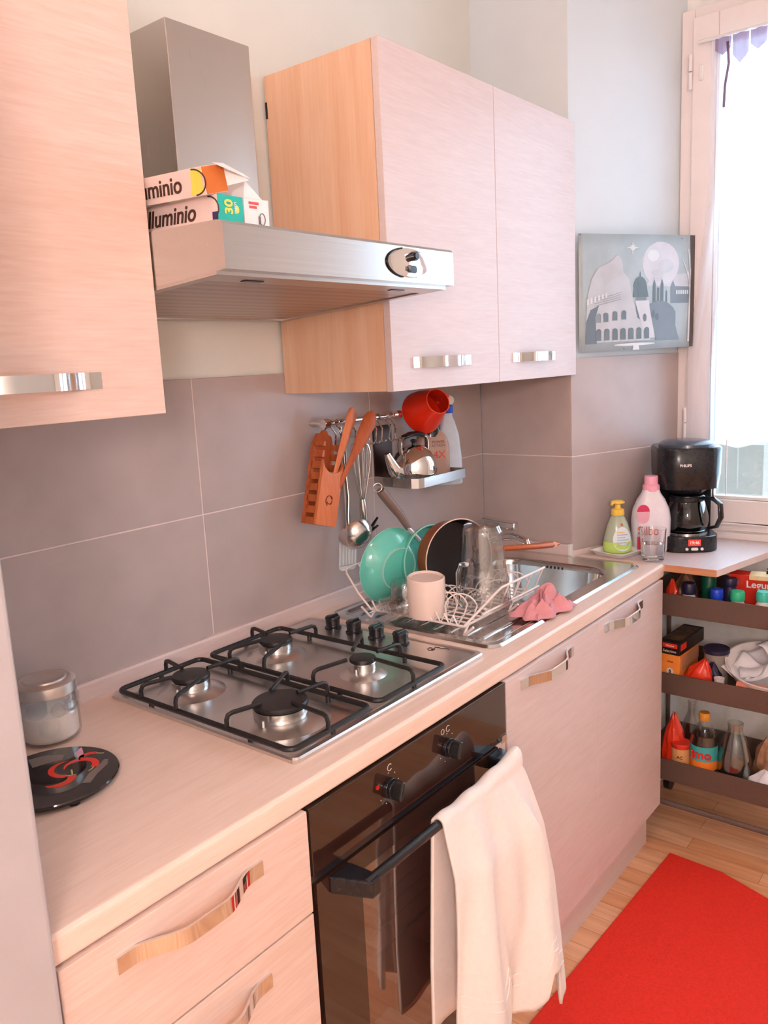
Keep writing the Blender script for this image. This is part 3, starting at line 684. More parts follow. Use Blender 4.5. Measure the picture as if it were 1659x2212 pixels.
# zig-zag wires along the left end and hoops that hold the plates
t = MB()
for k in range(11):
    y = ya-.012-k*.024; t.tube([(xa-.002, y+.006, zb+.024), (xa, y-.006, zb), (xa+.002, y-.018, zb+.022)], .0024, 6)
part('zigzag_wire', t, 'wire', rk)
for x, n0, y0, rr in ((.735, 7, -.235, .036), (.80, 9, -.19, .03), (.90, 9, -.185, .03), (.985, 9, -.185, .03)):
    t = MB()
    for k in range(n0):
        y = y0-k*.027; zh = zb+.028
        t.tube([(x, y+rr*.75, zb)]+[(x+.004*k_, y+rr*.9*cos(radians(18*k_)), zh+rr*.85*sin(radians(18*k_))) for k_ in range(0, 11)]+[(x+.03, y-rr*.75, zb)], .0018, 6)
    part('plate_hoops', t, 'wire', rk)

def look(q_from, ax):  # rotation taking local +z to ax
    return V((0, 0, 1)).rotation_difference(V(ax).normalized()).to_euler()
def plate(name, R_, dep, foot, label, loc, ax, g=None):
    p = thing(name, label, 'plate', loc, look(0, ax), g)
    part('dish', MB().lathe([(0, 0), (foot, 0), (foot+.006, .003), (R_*.82, dep*.5), (R_, dep), (R_+.001, dep+.002), (R_-.002, dep+.003), (R_*.8, dep*.5+.005), (foot, .007), (0, .006)], 56), 'teal', p)
    part('foot_ring', MB().lathe([(foot-.002, .0005), (foot-.0015, -.003), (foot+.0015, -.003), (foot+.003, .001)], 48), 'tealrim', p, 'pale worn foot ring')
    part('rim_line', MB().tube([((R_+.0004)*cos(2*pi*k/56), (R_+.0004)*sin(2*pi*k/56), dep+.002) for k in range(56)], .0015, 6, closed=True), 'tealrim', p, 'pale rim')
    return p
# plates: local +z is the eating side (faces away from the camera)
plate('deep_plate', .097, .032, .053, 'turquoise plate showing its underside, nearest the wall utensils in the rack', (.768, -.206, zb+.094), (.22, .97, .10))
# turquoise pan with grey handle
sp = thing('saucepan', 'turquoise pan with a long grey handle between plate and brown frying pan', 'pan', (.868, -.209, zb+.095), look(0, (-.22, -.97, .06)))
part('bowl', MB().lathe([(0, 0), (.06, 0), (.085, .006), (.092, .024), (.094, .036), (.091, .036), (.083, .012), (0, .004)], 56), 'teal', sp)
part('rim', MB().tube([(.0935*cos(2*pi*k/56), .0935*sin(2*pi*k/56), .036) for k in range(56)], .0018, 6, closed=True), 'tealrim', sp, 'pale rim')
# handle is laid out in world space, then brought into the pan
hw = [V((.822, -.185, 1.103)), V((.808, -.190, 1.128))]
mi_ = (Matrix.Translation((.868, -.209, zb+.095)) @ look(0, (-.22, -.97, .06)).to_matrix().to_4x4()).inverted()
t = MB().tube([V((.838, -.222, 1.085)), V((.812, -.205, 1.122))], [.009, .010], 12, flat=.6).xf(mi_); part('handle_socket', t, rmat('pale_metal', (226, 208, 202), .3, metal=.6), sp, 'pale metal socket')
t = MB().tube([V((.815, -.206, 1.118)), V((.797, -.196, 1.155)), V((.772, -.183, 1.192)), V((.757, -.176, 1.214)), V((.750, -.173, 1.224))], [.010, .0145, .0165, .0165, .0145], 14, flat=.75).xf(mi_); hh = part('handle', t, rmat('taupe_handle', (116, 96, 88), .4), sp, 'taupe grey handle')
t = MB().tube(arc((0, 0), .011, 0, 360, 16, lambda a, b: V((.744, -.170, 1.231))+V((a*.78, -a*.62, b*1.0))), .0016, 6).xf(mi_); part('hanging_loop', t, 'satin', hh)
# brown frying pan
fp = thing('frying_pan', 'copper brown frying pan with black inside standing upright in the rack', 'pan', (.857, -.330, zb+.112), look(0, (-.34, -.935, .06)))
part('pan_body', MB().lathe([(0, -.056), (.086, -.056), (.094, -.050), (.1015, -.004), (.102, 0)], 64), 'copper', fp, 'copper brown outside')
part('nonstick_lining', MB().lathe([(.1005, 0), (.092, -.048), (.084, -.053), (0, -.053)], 64), 'panin', fp, 'black lining')
part('rim', MB().tube([(.1015*cos(2*pi*k/64), .1015*sin(2*pi*k/64), 0) for k in range(64)], .0016, 6, closed=True), rmat('pan_rim', (226, 200, 186), .3), fp, 'pale rim')
mi_ = (Matrix.Translation((.857, -.330, zb+.112)) @ look(0, (-.34, -.935, .06)).to_matrix().to_4x4()).inverted()
hp = [V((.99, -.335, 1.040)), V((1.04, -.375, 1.038)), V((1.10, -.405, 1.032)), V((1.16, -.425, 1.028)), V((1.185, -.434, 1.026))]
t = MB().tube(hp, [.010, .013, .0125, .0145, .008], 14, flat=.62).xf(mi_); hh = part('handle', t, rmat('copper_handle', (176, 92, 50), .3, metal=.2), fp, 'copper brown handle with a hanging hole')
c_ = V((1.163, -.434, 1.0285)); t = MB().cyl(c_, c_+V((-.003, -.0042, .0)), .0075, 20).xf(mi_); part('hanging_hole', t, rmat('hole_pale', (226, 176, 150), .5), hh, 'pale hole rim')

# mug, tumblers, glass tankard
m_ = thing('mug', 'cream ceramic mug standing upside down in the dish rack', 'mug', (.728, -.314, zb+.003), (radians(4), radians(-3), 0))
part('cup', MB().lathe([(.039, 0), (.043, .0), (.044, .004), (.0465, .045), (.0465, .088), (.0455, .094), (.042, .0965), (.039, .095), (.037, .092), (0, .0915), (0, .086), (.041, .084), (.042, .04), (.039, .002)], 48), 'mug', m_)
part('handle', MB().tube([(.037*.6+a*.8, .037*.8+a*.6, z) for a, z in ((0, .075), (.02, .074), (.027, .06), (.027, .04), (.018, .026), (-.001, .024))], .0045, 10), 'mug', m_)
M['jugglass'] = thin_glass('pressed_clear_glass', (.94, .945, .945), .16, .02)
def tumbler(loc, rot, label):
    g_ = thing('cut_glass_tumbler', label, 'glass', loc, rot)
    n = 48; prof = [(.034, 0), (.036, .0), (.0345, .03), (.032, .075), (.029, .08), (0, .079), (0, .068), (.0285, .068), (.0315, .03), (.0325, .002)]
    t = MB().lathe(prof, n)
    for q, p in enumerate(t.v):
        if n <= q < n*4 and p.z < .076:
            k = q % n; p.xy *= 1+.03*(1 if ((k//3)+int(p.z*70)) % 2 else -.4)
    part('glass_body', t, 'jugglass', g_)
tumbler((.716, -.262, zb+.003), (0, radians(-3), 0), 'cut glass tumbler upside down between turquoise plate and cream mug')
tumbler((.690, -.215, zb+.004), (radians(72), 0, radians(25)), 'cut glass tumbler lying low against the turquoise plate')
tk = thing('glass_jug', 'tall clear glass jug upside down at the front of the rack', 'jug', (.866, -.394, zb+.004), (0, radians(-2), radians(20)))
n = 56
pr = [(.065, 0), (.068, .002), (.065, .03), (.057, .09)]+[(.0545-.00045*k+(.0013 if k % 2 else 0), .10+.0078*k) for k in range(12)]+[(.0465, .196), (.044, .202), (.037, .204), (0, .203), (0, .192), (.041, .190), (.0495, .12), (.0535, .09), (.0615, .03), (.064, .002)]
part('glass_body', MB().lathe(pr, n), 'jugglass', tk)
part('handle', MB().tube([(-.049, .03, .115), (-.066, .04, .118), (-.075, .0455, .10), (-.076, .046, .06), (-.074, .045, .03), (-.066, .04, .018), (-.055, .033, .022)], .0065, 12), 'glass', tk)
# pink cloth
def crumple(u, v):
    x = (u-.5)*.17; y = (v-.5)*.09
    e = min(1, 4.5*min(u, 1-u, v, 1-v)+.05)
    h_ = .006+.015*(sin(u*9+v*4)*.5+.5)*(sin(v*7-u*5+1)*.5+.5)+0.016*(abs(sin(u*14+sin(v*9)*1.5)))+.010*abs(sin(v*17+u*6))
    return V((x+.008*sin(v*13), y+.008*sin(u*15), .002+h_*e*(.6+.9*sin(pi*u)*sin(pi*v))))
solo('dish_cloth', MB().grid(crumple, 60, 50), 'pink', 'crumpled pink cleaning cloth on the sink edge beside the dish rack', 'cloth', (.942, -.516, H+.004), (0, 0, radians(-8)), solid=.0015)

# ================================================================== towel on the oven handle
def interp(tab, u):
    for (a, b), (c, d_) in zip(tab, tab[1:]):
        if u <= c: return b+(d_-b)*(u-a)/(c-a)
    return tab[-1][1]
RB = .0125
def towel(u, v):
    # v: 0 = hem of the rear flap .. .35 over the bar .. 1 = front hem
    xl = .262+.27*u
    zf = interp([(0, .335), (.2, .30), (.33, .268), (.37, .275), (.405, .31), (.45, .262), (.52, .250), (.62, .252), (.68, .275), (.71, .325), (.80, .315), (.83, .215), (1, .205)], u)
    if v < .3:
        s = 1-v/.3; z = HB[1]-s*.42
        xr = xl-.014*min(1, s*1.5)*(1-u)
        return V((xr, min(HB[0]+RB+.004*sin(u*13)*s+.006*s, YD-.018), z))
    if v < .4:
        a = pi*(v-.3)/.1; bump = .022*u**2.5+.003*sin(u*21)
        return V((xl, HB[0]+RB*cos(a)*(1+.3*u)-.006*u*sin(a), HB[1]+(RB+bump)*sin(a)))
    s = (v-.4)/.6
    L0 = .262-.004*min(1, s*1.6)**.8; L1 = .532+.060*min(1, s*2.0)**.7
    sl = .10*(s-.3)*min(1, s*3)
    uu = u+sl*sin(pi*u)
    x = L0+(L1-L0)*u+.008*s*sin(u*11+s*4)
    z = HB[1]-(HB[1]-zf)*s
    g = min(1, s*4)
    wv = sin(uu*11.5-.4-s*1.1)*.5+.5
    w2 = sin(uu*23+1.2+s*2.2)
    y = HB[0]-RB*(1+.3*u)-.006*g-.016*s-g*(.010+.036*s**.7)*wv-.006*g*w2-.020*u*g-.012*g*math.exp(-((u-.30-.45*s)/.10)**2)*(1-s*.5)
    return V((x, y, z))
tw = thing('towel', 'white towel draped over the black oven door handle', 'towel', (.4, -.67, .74), world=True)
part('terry_cloth', MB().grid(towel, 90, 90), 'cloth', tw, solid=.006)
for k, v_ in enumerate((.895, .925)):
    part('woven_band', MB().tube([towel(i/60, v_)+V((0, -.0032, 0)) for i in range(1, 60)], .0013, 6), rmat('band_white', (250, 240, 234), .6), tw)

# ================================================================== wall rail, shelf and what hangs there
ra = thing('utensil_rail', 'chrome rail with hooks on the tiled wall under the cabinet', 'rail', (.85, -.0, 1.39), world=True)
ry, rz = -.048, 1.392
part('bar', MB().cyl((.694, ry, rz), (1.0, ry, rz), .0065, 16), 'chrome', ra)
for x in (.699, .995):
    t = MB(); t.cyl((x-.009, ry, rz), (x+.009, ry, rz), .012, 20); t.cyl((x, ry, rz), (x, 0, rz), .008, 14); part('end_bracket', t, 'chrome', ra)
def hook(x, zl=.06):
    t = MB(); t.tube(arc((ry, rz), .0085, 200, -20, 8, lambda a, b: (x, a, b))+[(x+.004, ry-.010, rz-zl*.5), (x+.006, ry-.004, rz-zl)]+arc((ry-.011, rz-zl), .008, 0, -160, 6, lambda a, b: (x+.007, a, b)), .0022, 8)
    part('hook', t, 'chrome', ra)
for x in (.722, .745, .80, .86, .885, .91, .945, .968): hook(x)

ub = thing('utensil_box', 'orange wooden slotted utensil box hanging from the rail', 'utensil holder', (.70, -.045, 1.13), world=True)
bx = .6485; # box stands off the wall, tilted a little
mx_ = Matrix.Translation((.640, -.060, 1.147)) @ Matrix.Rotation(radians(16), 4, 'Y')
W_, D_ = .074, .050
t = MB()
hp_ = [(-W_/2, 0), (W_/2, 0), (W_/2, .16)]+[(W_/2*cos(radians(a))*1., .16-.03*sin(radians(a))) for a in range(10, 171, 16)]+[(-W_/2, .16)]
t.prism(hp_, -D_/2, -D_/2+.008, 'y'); part('front_panel', t.xf(mx_), 'woodo', ub)
t = MB().prism([(-W_/2, 0), (W_/2, 0), (W_/2, .20), (W_/2-.012, .225), (.012, .228), (.006, .236), (-.006, .236), (-.012, .228), (-W_/2+.012, .225), (-W_/2, .20)], D_/2-.008, D_/2, 'y'); part('back_panel', t.xf(mx_), 'woodd', ub)
for s_ in (-1, 1):
    t = MB(); xx = s_*(W_/2-.004)
    for k in range(8): t.box(xx-.004, xx+.004, -D_/2+.008, D_/2-.008, k*.0275, k*.0275+(.017 if k < 7 else .012))
    t.box(xx-.004, xx+.004, -D_/2+.008, -D_/2+.011, 0, .155); t.box(xx-.004, xx+.004, D_/2-.012, D_/2-.008, 0, .20)
    part('slotted_side', t.xf(mx_), 'woodd', ub)
part('bottom', MB().box(-W_/2+.008, W_/2-.008, -D_/2+.008, D_/2-.008, .0, .006).xf(mx_), 'woodd', ub)
t = MB()
for a0, a1, r0 in ((30, 250, .0125), (200, 330, .008), (-60, 70, .010)): t.tube(arc((.0, .062), r0, a0, a1, 12, lambda a, b: (a, -D_/2-.0004, b)), .0011, 5)
part('burnt_mark', t.xf(mx_), rmat('burnt_brown', (92, 38, 20), .7), ub, 'dark burnt round mark')
part('hanging_wire', MB().tube([(.704, -.036, 1.372), (.722, -.046, 1.39)], .0015, 6), 'satin', ub)

def spoon(pts, wid, fl, m, label, name='wooden_spoon'):
    t = MB(); n = len(pts)
    t.tube(pts, [w_*fl for w_ in wid], 12, flat=1/fl); solo(name, t, m, label, 'spoon', group='wooden utensils in the hanging box')
spoon([V((.648, -.066, 1.16)), V((.690, -.080, 1.27)), V((.716, -.086, 1.33)), V((.744, -.092, 1.40)), V((.752, -.094, 1.422)), V((.755, -.095, 1.428))], [.006, .007, .0125, .0145, .011, .004], .4, 'woodo', 'broad flat wooden spatula, leftmost in the hanging utensil box')
spoon([V((.654, -.056, 1.16)), V((.710, -.072, 1.29)), V((.736, -.078, 1.34)), V((.766, -.083, 1.40)), V((.774, -.085, 1.414))], [.006, .006, .009, .0115, .005], .45, 'woodo', 'narrow wooden spatula, second from left in the hanging utensil box')
spoon([V((.658, -.048, 1.16)), V((.722, -.062, 1.29)), V((.750, -.068, 1.35)), V((.778, -.073, 1.405)), V((.782, -.074, 1.414))], [.005, .005, .008, .0105, .004], .45, 'woodd', 'dark wooden spatula behind the pale ones in the utensil box')
spoon([V((.660, -.064, 1.16)), V((.716, -.090, 1.265)), V((.745, -.098, 1.31)), V((.774, -.102, 1.35)), V((.801, -.105, 1.385)), V((.813, -.106, 1.404)), V((.818, -.106, 1.413))], [.006, .0065, .010, .0175, .0205, .0155, .005], .4, 'woodd', 'dark round wooden spoon leaning right in the hanging utensil box')

# whisk: hangs upside up, wires on top, handle below
wk = thing('whisk', 'steel balloon whisk hanging behind the ladle', 'whisk', (.80, -.075, 1.1), world=True)
t = MB()
for k in range(6):
    a = pi*k/6; pts = []
    for q in range(19):
        s_ = q/18; ph = -pi/2+pi*s_*2*1
        w2 = [(0, 0), (.006, .01), (.012, .04), (.022, .09), (.027, .13), (.022, .155), (.010, .168), (0, .171)]
        hgt = (q if q <= 9 else 18-q)/9*.171; rr = interp([(b, a_) for a_, b in w2], hgt)*(1 if q <= 9 else -1)
        if q == 9: rr = 0
        pts.append((.797+rr*cos(a), -.075+rr*sin(a), 1.176+hgt))
    t.tube(pts, .0011, 6)
part('wires', t, 'satin', wk)
part('handle', MB().tube([(.795, -.075, 1.188), (.796, -.075, 1.17), (.799, -.075, 1.12), (.801, -.076, 1.085)], [.008, .010, .0095, .007], 14), 'satin', wk)
ld = thing('ladle', 'steel soup ladle hanging below the wooden utensil box', 'ladle', (.75, -.08, 1.1), world=True)
part('handle', MB().tube([(.752, -.052, 1.38), (.7535, -.055, 1.30), (.753, -.062, 1.2), (.748, -.062, 1.15), (.744, -.066, 1.122)], [.004, .0035, .0055, .005, .0045], 10, flat=.5), 'satin', ld)
qq = V((.742, -.098, 1.100))
part('scoop', MB().lathe([(.044, .018), (.0455, .019), (.0435, .006), (.034, -.012), (.018, -.022), (0, -.025)], 40, 0, qq, (.22, .72, .66)), 'satin', ld, solid=.0012)
tn = thing('slotted_turner', 'white slotted turner hanging under the ladle', 'turner', (.72, -.05, 1.05), world=True)
t = MB(); n_ = 6
mt = Matrix.Translation((.752, -.048, 1.005)) @ Matrix.Rotation(radians(6), 4, 'Y')
for k in range(n_): t.box(-.032+k*.0118, -.032+k*.0118+.0062, -.0015, .0015, .012, .075)
t.prism([(-.032, .014), (-.03, .004), (-.02, 0), (.022, 0), (.031, .004), (.0335, .014)], -.0015, .0015, 'y'); t.prism([(-.032, .073), (.0335, .073), (.022, .094), (.006, .104), (-.005, .104), (-.02, .094)], -.0015, .0015, 'y')
part('blade', t.xf(mt), 'white', tn)
part('handle', MB().tube([(.763, -.048, 1.105), (.764, -.046, 1.22), (.760, -.046, 1.37)], [.005, .006, .006], 10, flat=.5), 'white', tn)
gs = thing('grater', 'flat grey steel sheet grater hanging behind the whisk', 'grater', (.83, -.03, 1.1), world=True)
part('sheet', MB().box(.808, .872, -.016, -.018, 1.098, 1.345), rmat('dull_grey_steel', (150, 138, 132), .55, metal=.35), gs, bevel=.0006)
t = MB(); t.tube([(.873, -.0175, 1.36), (.873, -.0175, 1.06)], .0026, 6); t.tube([(.807, -.0175, 1.345), (.807, -.0175, 1.098)], .0018, 6); part('wire_edge', t, 'satin', gs)
tg = thing('tongs', 'dark plastic tongs showing behind the turquoise plate', 'tongs', (.86, -.05, 1.1), world=True)
for dz in (0, .022):
    part('arm', MB().tube([(.835, -.04, 1.055+dz*.5), (.862, -.042, 1.088+dz*.3), (.885, -.05, 1.10+dz)], [.005, .007, .004], 8, flat=.5), 'blackpl', tg)

sh = thing('wall_shelf', 'small steel wall shelf carrying a kettle and spray bottles', 'shelf', (1.05, -.06, 1.21), world=True)
sz = 1.213
t = MB()
pa = [(.936, -.004), (.921, -.115), (.922, -.142), (.932, -.158), (.95, -.163), (1.15, -.163), (1.161, -.158), (1.164, -.146), (1.164, -.004)]
vs = []; fs = []
for k, (x, y) in enumerate(pa): vs += [(x, y, sz-.013), (x, y, sz+.013)]
t.add(vs, [(2*k, 2*k+2, 2*k+3, 2*k+1) for k in range(len(pa)-1)])
part('rim_band', t, 'steel', sh, solid=.003)
t = MB()
for k in range(7): x = .945+k*.034; t.tube([(x, -.006, sz-.006), (x, -.16, sz-.006)], .0018, 6)
t.tube([(.934, -.006, sz-.006), (1.163, -.006, sz-.006)], .003, 6); t.tube([(.924, -.08, sz-.007), (1.163, -.08, sz-.007)], .0025, 6)
part('wire_floor', t, 'chrome', sh)
part('back_panel', MB().box(.94, 1.02, -.002, -.006, sz, sz+.15), rmat('shade_steel', (70, 52, 46), .35, metal=.7), sh, 'dark plate standing in for wall shade behind the kettle')  # dark sheet that stands for the shaded wall left of the kettle

kt = thing('kettle', 'small polished steel kettle with black handle on the wall shelf', 'kettle', (1.003, -.094, sz-.003), (0, 0, radians(168)))
part('kettle_body', MB().lathe([(0, .001), (.05, .001), (.0585, .006), (.063, .028), (.061, .052), (.050, .076), (.036, .087), (.034, .089), (.030, .093), (.015, .098), (0, .099)], 48), 'chrome', kt)
part('spout', MB().tube([(.050, 0, .022), (.074, 0, .040), (.088, 0, .066), (.096, 0, .084)], [.024, .020, .0125, .008], 16), 'chrome', kt)
part('lid_knob', MB().lathe([(.005, .098), (.005, .104), (.009, .109), (.006, .114), (0, .115)], 20), 'black', kt)
t = MB(); t.tube([(.047, 0, .076), (.050, 0, .10), (.047, 0, .116), (.035, 0, .122)], .009, 10, flat=.35); part('handle_bracket', t, 'satin', kt, 'steel handle bracket'); part('handle_bracket', MB().tube([(-.047, 0, .076), (-.050, 0, .10), (-.047, 0, .116), (-.035, 0, .122)], .009, 10, flat=.35), 'satin', kt, 'steel handle bracket')
part('handle', MB().tube([(.036, 0, .122), (.012, 0, .128), (-.015, 0, .128), (-.037, 0, .122)], [.0095, .0105, .0105, .0095], 12, flat=.7), 'black', kt, 'black grip')

rj = thing('red_scoop', 'bright red plastic container lying tilted above the kettle', 'container', (1.085, -.064, 1.388), look(0, (-.35, -.85, .36)))
part('body', MB().lathe([(0, 0), (.058, 0), (.062, .004), (.057, .03), (.041, .075), (.036, .098), (.034, .098), (.038, .075), (.054, .03), (.059, .006), (0, .004)], 40), 'red', rj)
part('lip', MB().tube([(.035*cos(2*pi*k/40), .035*sin(2*pi*k/40), .098) for k in range(40)], .0014, 6, closed=True), rmat('red_light', (250, 92, 60), .35), rj, 'lighter lip')
part('handle', MB().tube([(.052, .0, .02), (.070, 0, .03), (.072, 0, .05), (.044, 0, .066)], .006, 10), 'red', rj)

sb = thing('detergent_bottle', 'grey bottle with red cap and black neck on the wall shelf', 'bottle', (1.130, -.066, sz-.003), (0, 0, radians(-44)))
t = MB(); 
lv = [(.0, .95), (.004, 1), (.085, .98), (.11, .82), (.125, .55), (.135, .36)]
L_ = [(rrect(-.050*s_, .050*s_, -.026*s_, .026*s_, .018*s_, 5), z) for z, s_ in lv]
loft(t, L_); n_ = len(L_[0][0]); t.add([(x, y, L_[0][1]) for x, y in L_[0][0]], [tuple(range(n_))]); t.add([(x, y, L_[-1][1]) for x, y in L_[-1][0]], [tuple(range(n_))])
part('bottle_body', t, rmat('taupe_plastic', (172, 142, 128), .35), sb)
part('neck', MB().lathe([(.030, .108), (.027, .13), (.018, .147), (.016, .152), (0, .152)], 24, sy=.75), 'blackpl', sb, 'black neck sleeve')
part('cap', MB().lathe([(.0155, .152), (.0165, .154), (.0165, .172), (.014, .175), (0, .175)], 28), rmat('cap_red', (222, 52, 48), .35), sb, 'red cap')
text('printed_words', '4X', .030, rmat('print_red', (206, 60, 50), .5), sb, (.016, -.0268, .056), (1, 0, 0), (0, 0, 1))
text('printed_words', 'POWER\nACTION', .0105, rmat('print_brown', (110, 74, 64), .5), sb, (.014, -.0268, .088), (1, 0, 0), (0, 0, 1))
s2 = thing('spray_bottle', 'tall translucent spray bottle with blue collar and white trigger head', 'bottle', (1.226, -.058, 1.166), (0, 0, radians(-40)))
t = MB(); L_ = [(rrect(-.040*s_, .040*s_, -.024*s_, .024*s_, .016*s_, 5), z) for z, s_ in ((0, .9), (.006, 1), (.08, .97), (.15, .8), (.185, .55), (.2, .38), (.215, .36))]
loft(t, L_); n_ = len(L_[0][0]); t.add([(x, y, L_[0][1]) for x, y in L_[0][0]], [tuple(range(n_))]); t.add([(x, y, L_[-1][1]) for x, y in L_[-1][0]], [tuple(range(n_))])
part('bottle_body', t, rmat('milky_plastic', (196, 206, 218), .25), s2)
part('collar', MB().lathe([(.017, .212), (.018, .214), (.018, .232), (.012, .236), (0, .236)], 28), rmat('collar_blue', (30, 84, 196), .35), s2, 'blue collar')
t = MB().prism([(-.03, .236), (.014, .236), (.02, .243), (.021, .255), (.012, .264), (-.022, .266), (-.04, .256), (-.044, .246)], -.012, .012, 'y'); part('trigger_head', t, 'white', s2, bevel=.005, seg=3)
part('trigger', MB().prism([(-.034, .24), (-.026, .238), (-.030, .222), (-.038, .214)], -.006, .006, 'y'), 'blackpl', s2, 'black trigger', bevel=.002)
# bracket that carries the tall bottle
# ================================================================== boxes on the cooker hood
def carton(name, label, cat, w, d, h, loc, rot, m, side_txt=None, group=None):
    b = thing(name, label, cat, loc, rot, group); part('box', MB().box(-w/2, w/2, 0, d, 0, h), m, b, bevel=.0008); return b
zt = 1.7495
rmat('carton_pinkwhite', (232, 208, 198), .6); rmat('carton_teal', (30, 178, 164), .45); rmat('carton_white', (238, 236, 236), .5); rmat('carton_navy', (48, 44, 96), .5)
rmat('ink_brown', (70, 44, 34), .6); rmat('ink_yellow', (238, 218, 90), .6); rmat('ink_red', (206, 84, 84), .6); rmat('orange_card', (206, 112, 46), .8); rmat('green_print', (150, 206, 90), .6); rmat('pale_print', (214, 232, 224), .6)
b = carton('foil_box', 'long foil box with turquoise end lying lowest on the hood', 'box', .05, .26, .043, (.076, -.452, zt+.0012), (radians(1.15), 0, radians(2)), 'carton_pinkwhite', group='roll boxes on the cooker hood')
part('end_flap', MB().box(-.0255, .0255, -.0015, .0, .001, .043), 'carton_teal', b, 'turquoise end flap')
text('printed_words', '30', .022, 'ink_yellow', b, (-.004, -.002, .026), (0, 0, 1), (-1, 0, 0), bold=.0006)
text('printed_words', 'metri', .008, 'carton_white', b, (.006+.003, -.002, .026), (0, 0, 1), (-1, 0, 0))
part('end_print', MB().poly([(.013+.004*cos(2*pi*k/16), -.0019, .024+.006*sin(2*pi*k/16)) for k in range(16)]), 'ink_yellow', b)
text('printed_words', 'alluminio', .036, 'ink_brown', b, (-.0256, .115, .021), (0, -1, 0), (0, 0, 1), bold=.0006, shear=.2)
t = MB(); t.tube([(-.0254, .02+.022*cos(radians(a)), .022+.019*sin(radians(a))) for a in range(90, 271, 15)], .0012, 5)
t.box(-.0257, -.0252, .0, .012, .002, .018, 1)
part('side_print', t, ['ink_brown', 'carton_navy'], b)
b = carton('foil_box', 'opened foil box with orange inside resting on top of the turquoise-ended one', 'box', .048, .25, .040, (.060, -.446, zt+.047), (radians(1.2), radians(-14), radians(4)), 'carton_pinkwhite', group='roll boxes on the cooker hood')
text('printed_words', 'alluminio', .034, 'ink_brown', b, (-.0246, .11, .02), (0, -1, 0), (0, 0, 1), bold=.0005, shear=.25)
part('printed_ring', MB().tube([(-.0244, .02+.024*cos(radians(a)), .020+.018*sin(radians(a))) for a in range(90, 271, 15)], .0012, 5), 'ink_brown', b)
part('yellow_panel', MB().poly([(-.0246, .005, .003), (-.0246, .03, .003), (-.0246, .022, .037), (-.0246, .0, .037)]), 'ink_yellow', b, 'yellow printed panel')
part('green_panel', MB().poly([(-.0246, .205, .002), (-.0246, .24, .002), (-.0246, .24, .02), (-.0246, .205, .018)]), 'green_print', b, 'green printed panel')
part('open_end', MB().box(-.023, .023, -.0008, 0, .001, .039), 'orange_card', b, 'orange card inside of the open end')
t = MB().poly([(.024, 0, .040), (-.01, -.012, .042), (.05, -.024, .012), (.052, -.012, .02)]); t.poly([(.024, .0, .04), (.024, 0, .008), (.05, -.022, .010)])
part('torn_flap', t, 'carton_white', b, 'white torn flap', solid=.0008)
b = carton('cling_film_box', 'white box right of the turquoise-ended foil box on the hood', 'box', .050, .24, .046, (.137, -.446, zt+.0012), (radians(1.15), 0, radians(-3)), 'carton_white', group='roll boxes on the cooker hood')
t = MB().prism([(-.025, .046), (.012, .046), (-.022, .072)], .0, .2, 'y'); part('raised_lid', t, 'carton_white', b)
t = MB(); t.box(-.016, .004, -.0006, 0, .037, .041, 0); t.box(-.015, .0, -.0006, 0, .031, .035, 0); t.tube([(.010+.006*cos(radians(a)), -.0006, .016+.009*sin(radians(a))) for a in range(0, 361, 30)], .0008, 5, mi=1)
t.poly([(.002, -.0007, .008), (.007, -.0007, .008), (.007, -.0007, .02), (.002, -.0007, .02)], 1)
part('end_print', t, ['ink_red', rmat('ink_grey', (110, 112, 120), .5)], b)

# ================================================================== poster on the slanted wall
P0 = V((1.532, -.336, 0)); pd = V((cos(radians(25.5)), -sin(radians(25.5)), 0)); pn = V((-sin(radians(25.5)), -cos(radians(25.5)), 0))
PW, PZ0, PZ1 = .466, 1.534, 1.880
cols = [(186, 200, 206), (222, 222, 228), (176, 188, 196), (126, 146, 156), (210, 214, 220), (236, 240, 244), (150, 166, 178), (104, 92, 88), (206, 208, 214), (136, 152, 164)]
pm = [rmat('poster_%d' % i, tuple(int(q_*(.90 if max(c) > 200 else .80)) for q_ in c), .45, noise=.07, nscale=16) for i, c in enumerate(cols)]
ps = thing('poster', 'grey night-time poster of a ruined arena and domes on the slanted wall', 'poster', tuple(P0+V((0, 0, 1.534))), world=True)
def PP(u, v, k=0):
    bend = .004*sin(u*pi)+.0
    return P0+pd*(u*PW)+pn*(.002+k*.00022+bend)+V((0, 0, PZ1+(PZ0-PZ1)*v+.004*u))
t = MB().grid(lambda u, v: PP(u, v), 24, 4); sheet = part('sheet', t, pm[0], ps, solid=.0006)
t = MB()
def shape(uv, mi, k):
    t.poly([PP(u, v, k) for u, v in uv], mi)
def ell(cu, cv, ru, rv, mi, k, a0=0, a1=360, n=28): shape([(cu+ru*cos(radians(a0+(a1-a0)*i/n)), cv-rv*sin(radians(a0+(a1-a0)*i/n))) for i in range(n+(0 if a1-a0 == 360 else 1))], mi, k)
for i in range(8): shape([(i*.11, 0), (i*.11+.06, 0), (i*.11+.09, .45), (i*.11-.01, .5)] if i else [(0, 0), (.05, 0), (.1, .5), (0, .6)], (2, 4, 9)[i % 3], 1)
shape([(0, .88), (.98, .88), (.98, 1), (0, 1)], 2, 2)
ell(.69, .25, .165, .19, 1, 3); ell(.735, .27, .07, .06, 4, 4); ell(.66, .33, .06, .03, 4, 4); ell(.62, .18, .05, .05, 5, 4)
shape([(.60, .37), (.98, .33), (.98, .46), (.56, .44)], 4, 4)
for a in range(0, 360, 45): 
    q = radians(a); l_ = .055 if a % 90 == 0 else .03
    shape([(.44+.008*cos(q+1.57), .115-.012*sin(q+1.57)), (.44+l_*cos(q), .115-l_*1.3*sin(q)), (.44-.008*cos(q+1.57), .115+.012*sin(q+1.57))], 5, 5)
ell(.44, .115, .017, .022, 5, 5)
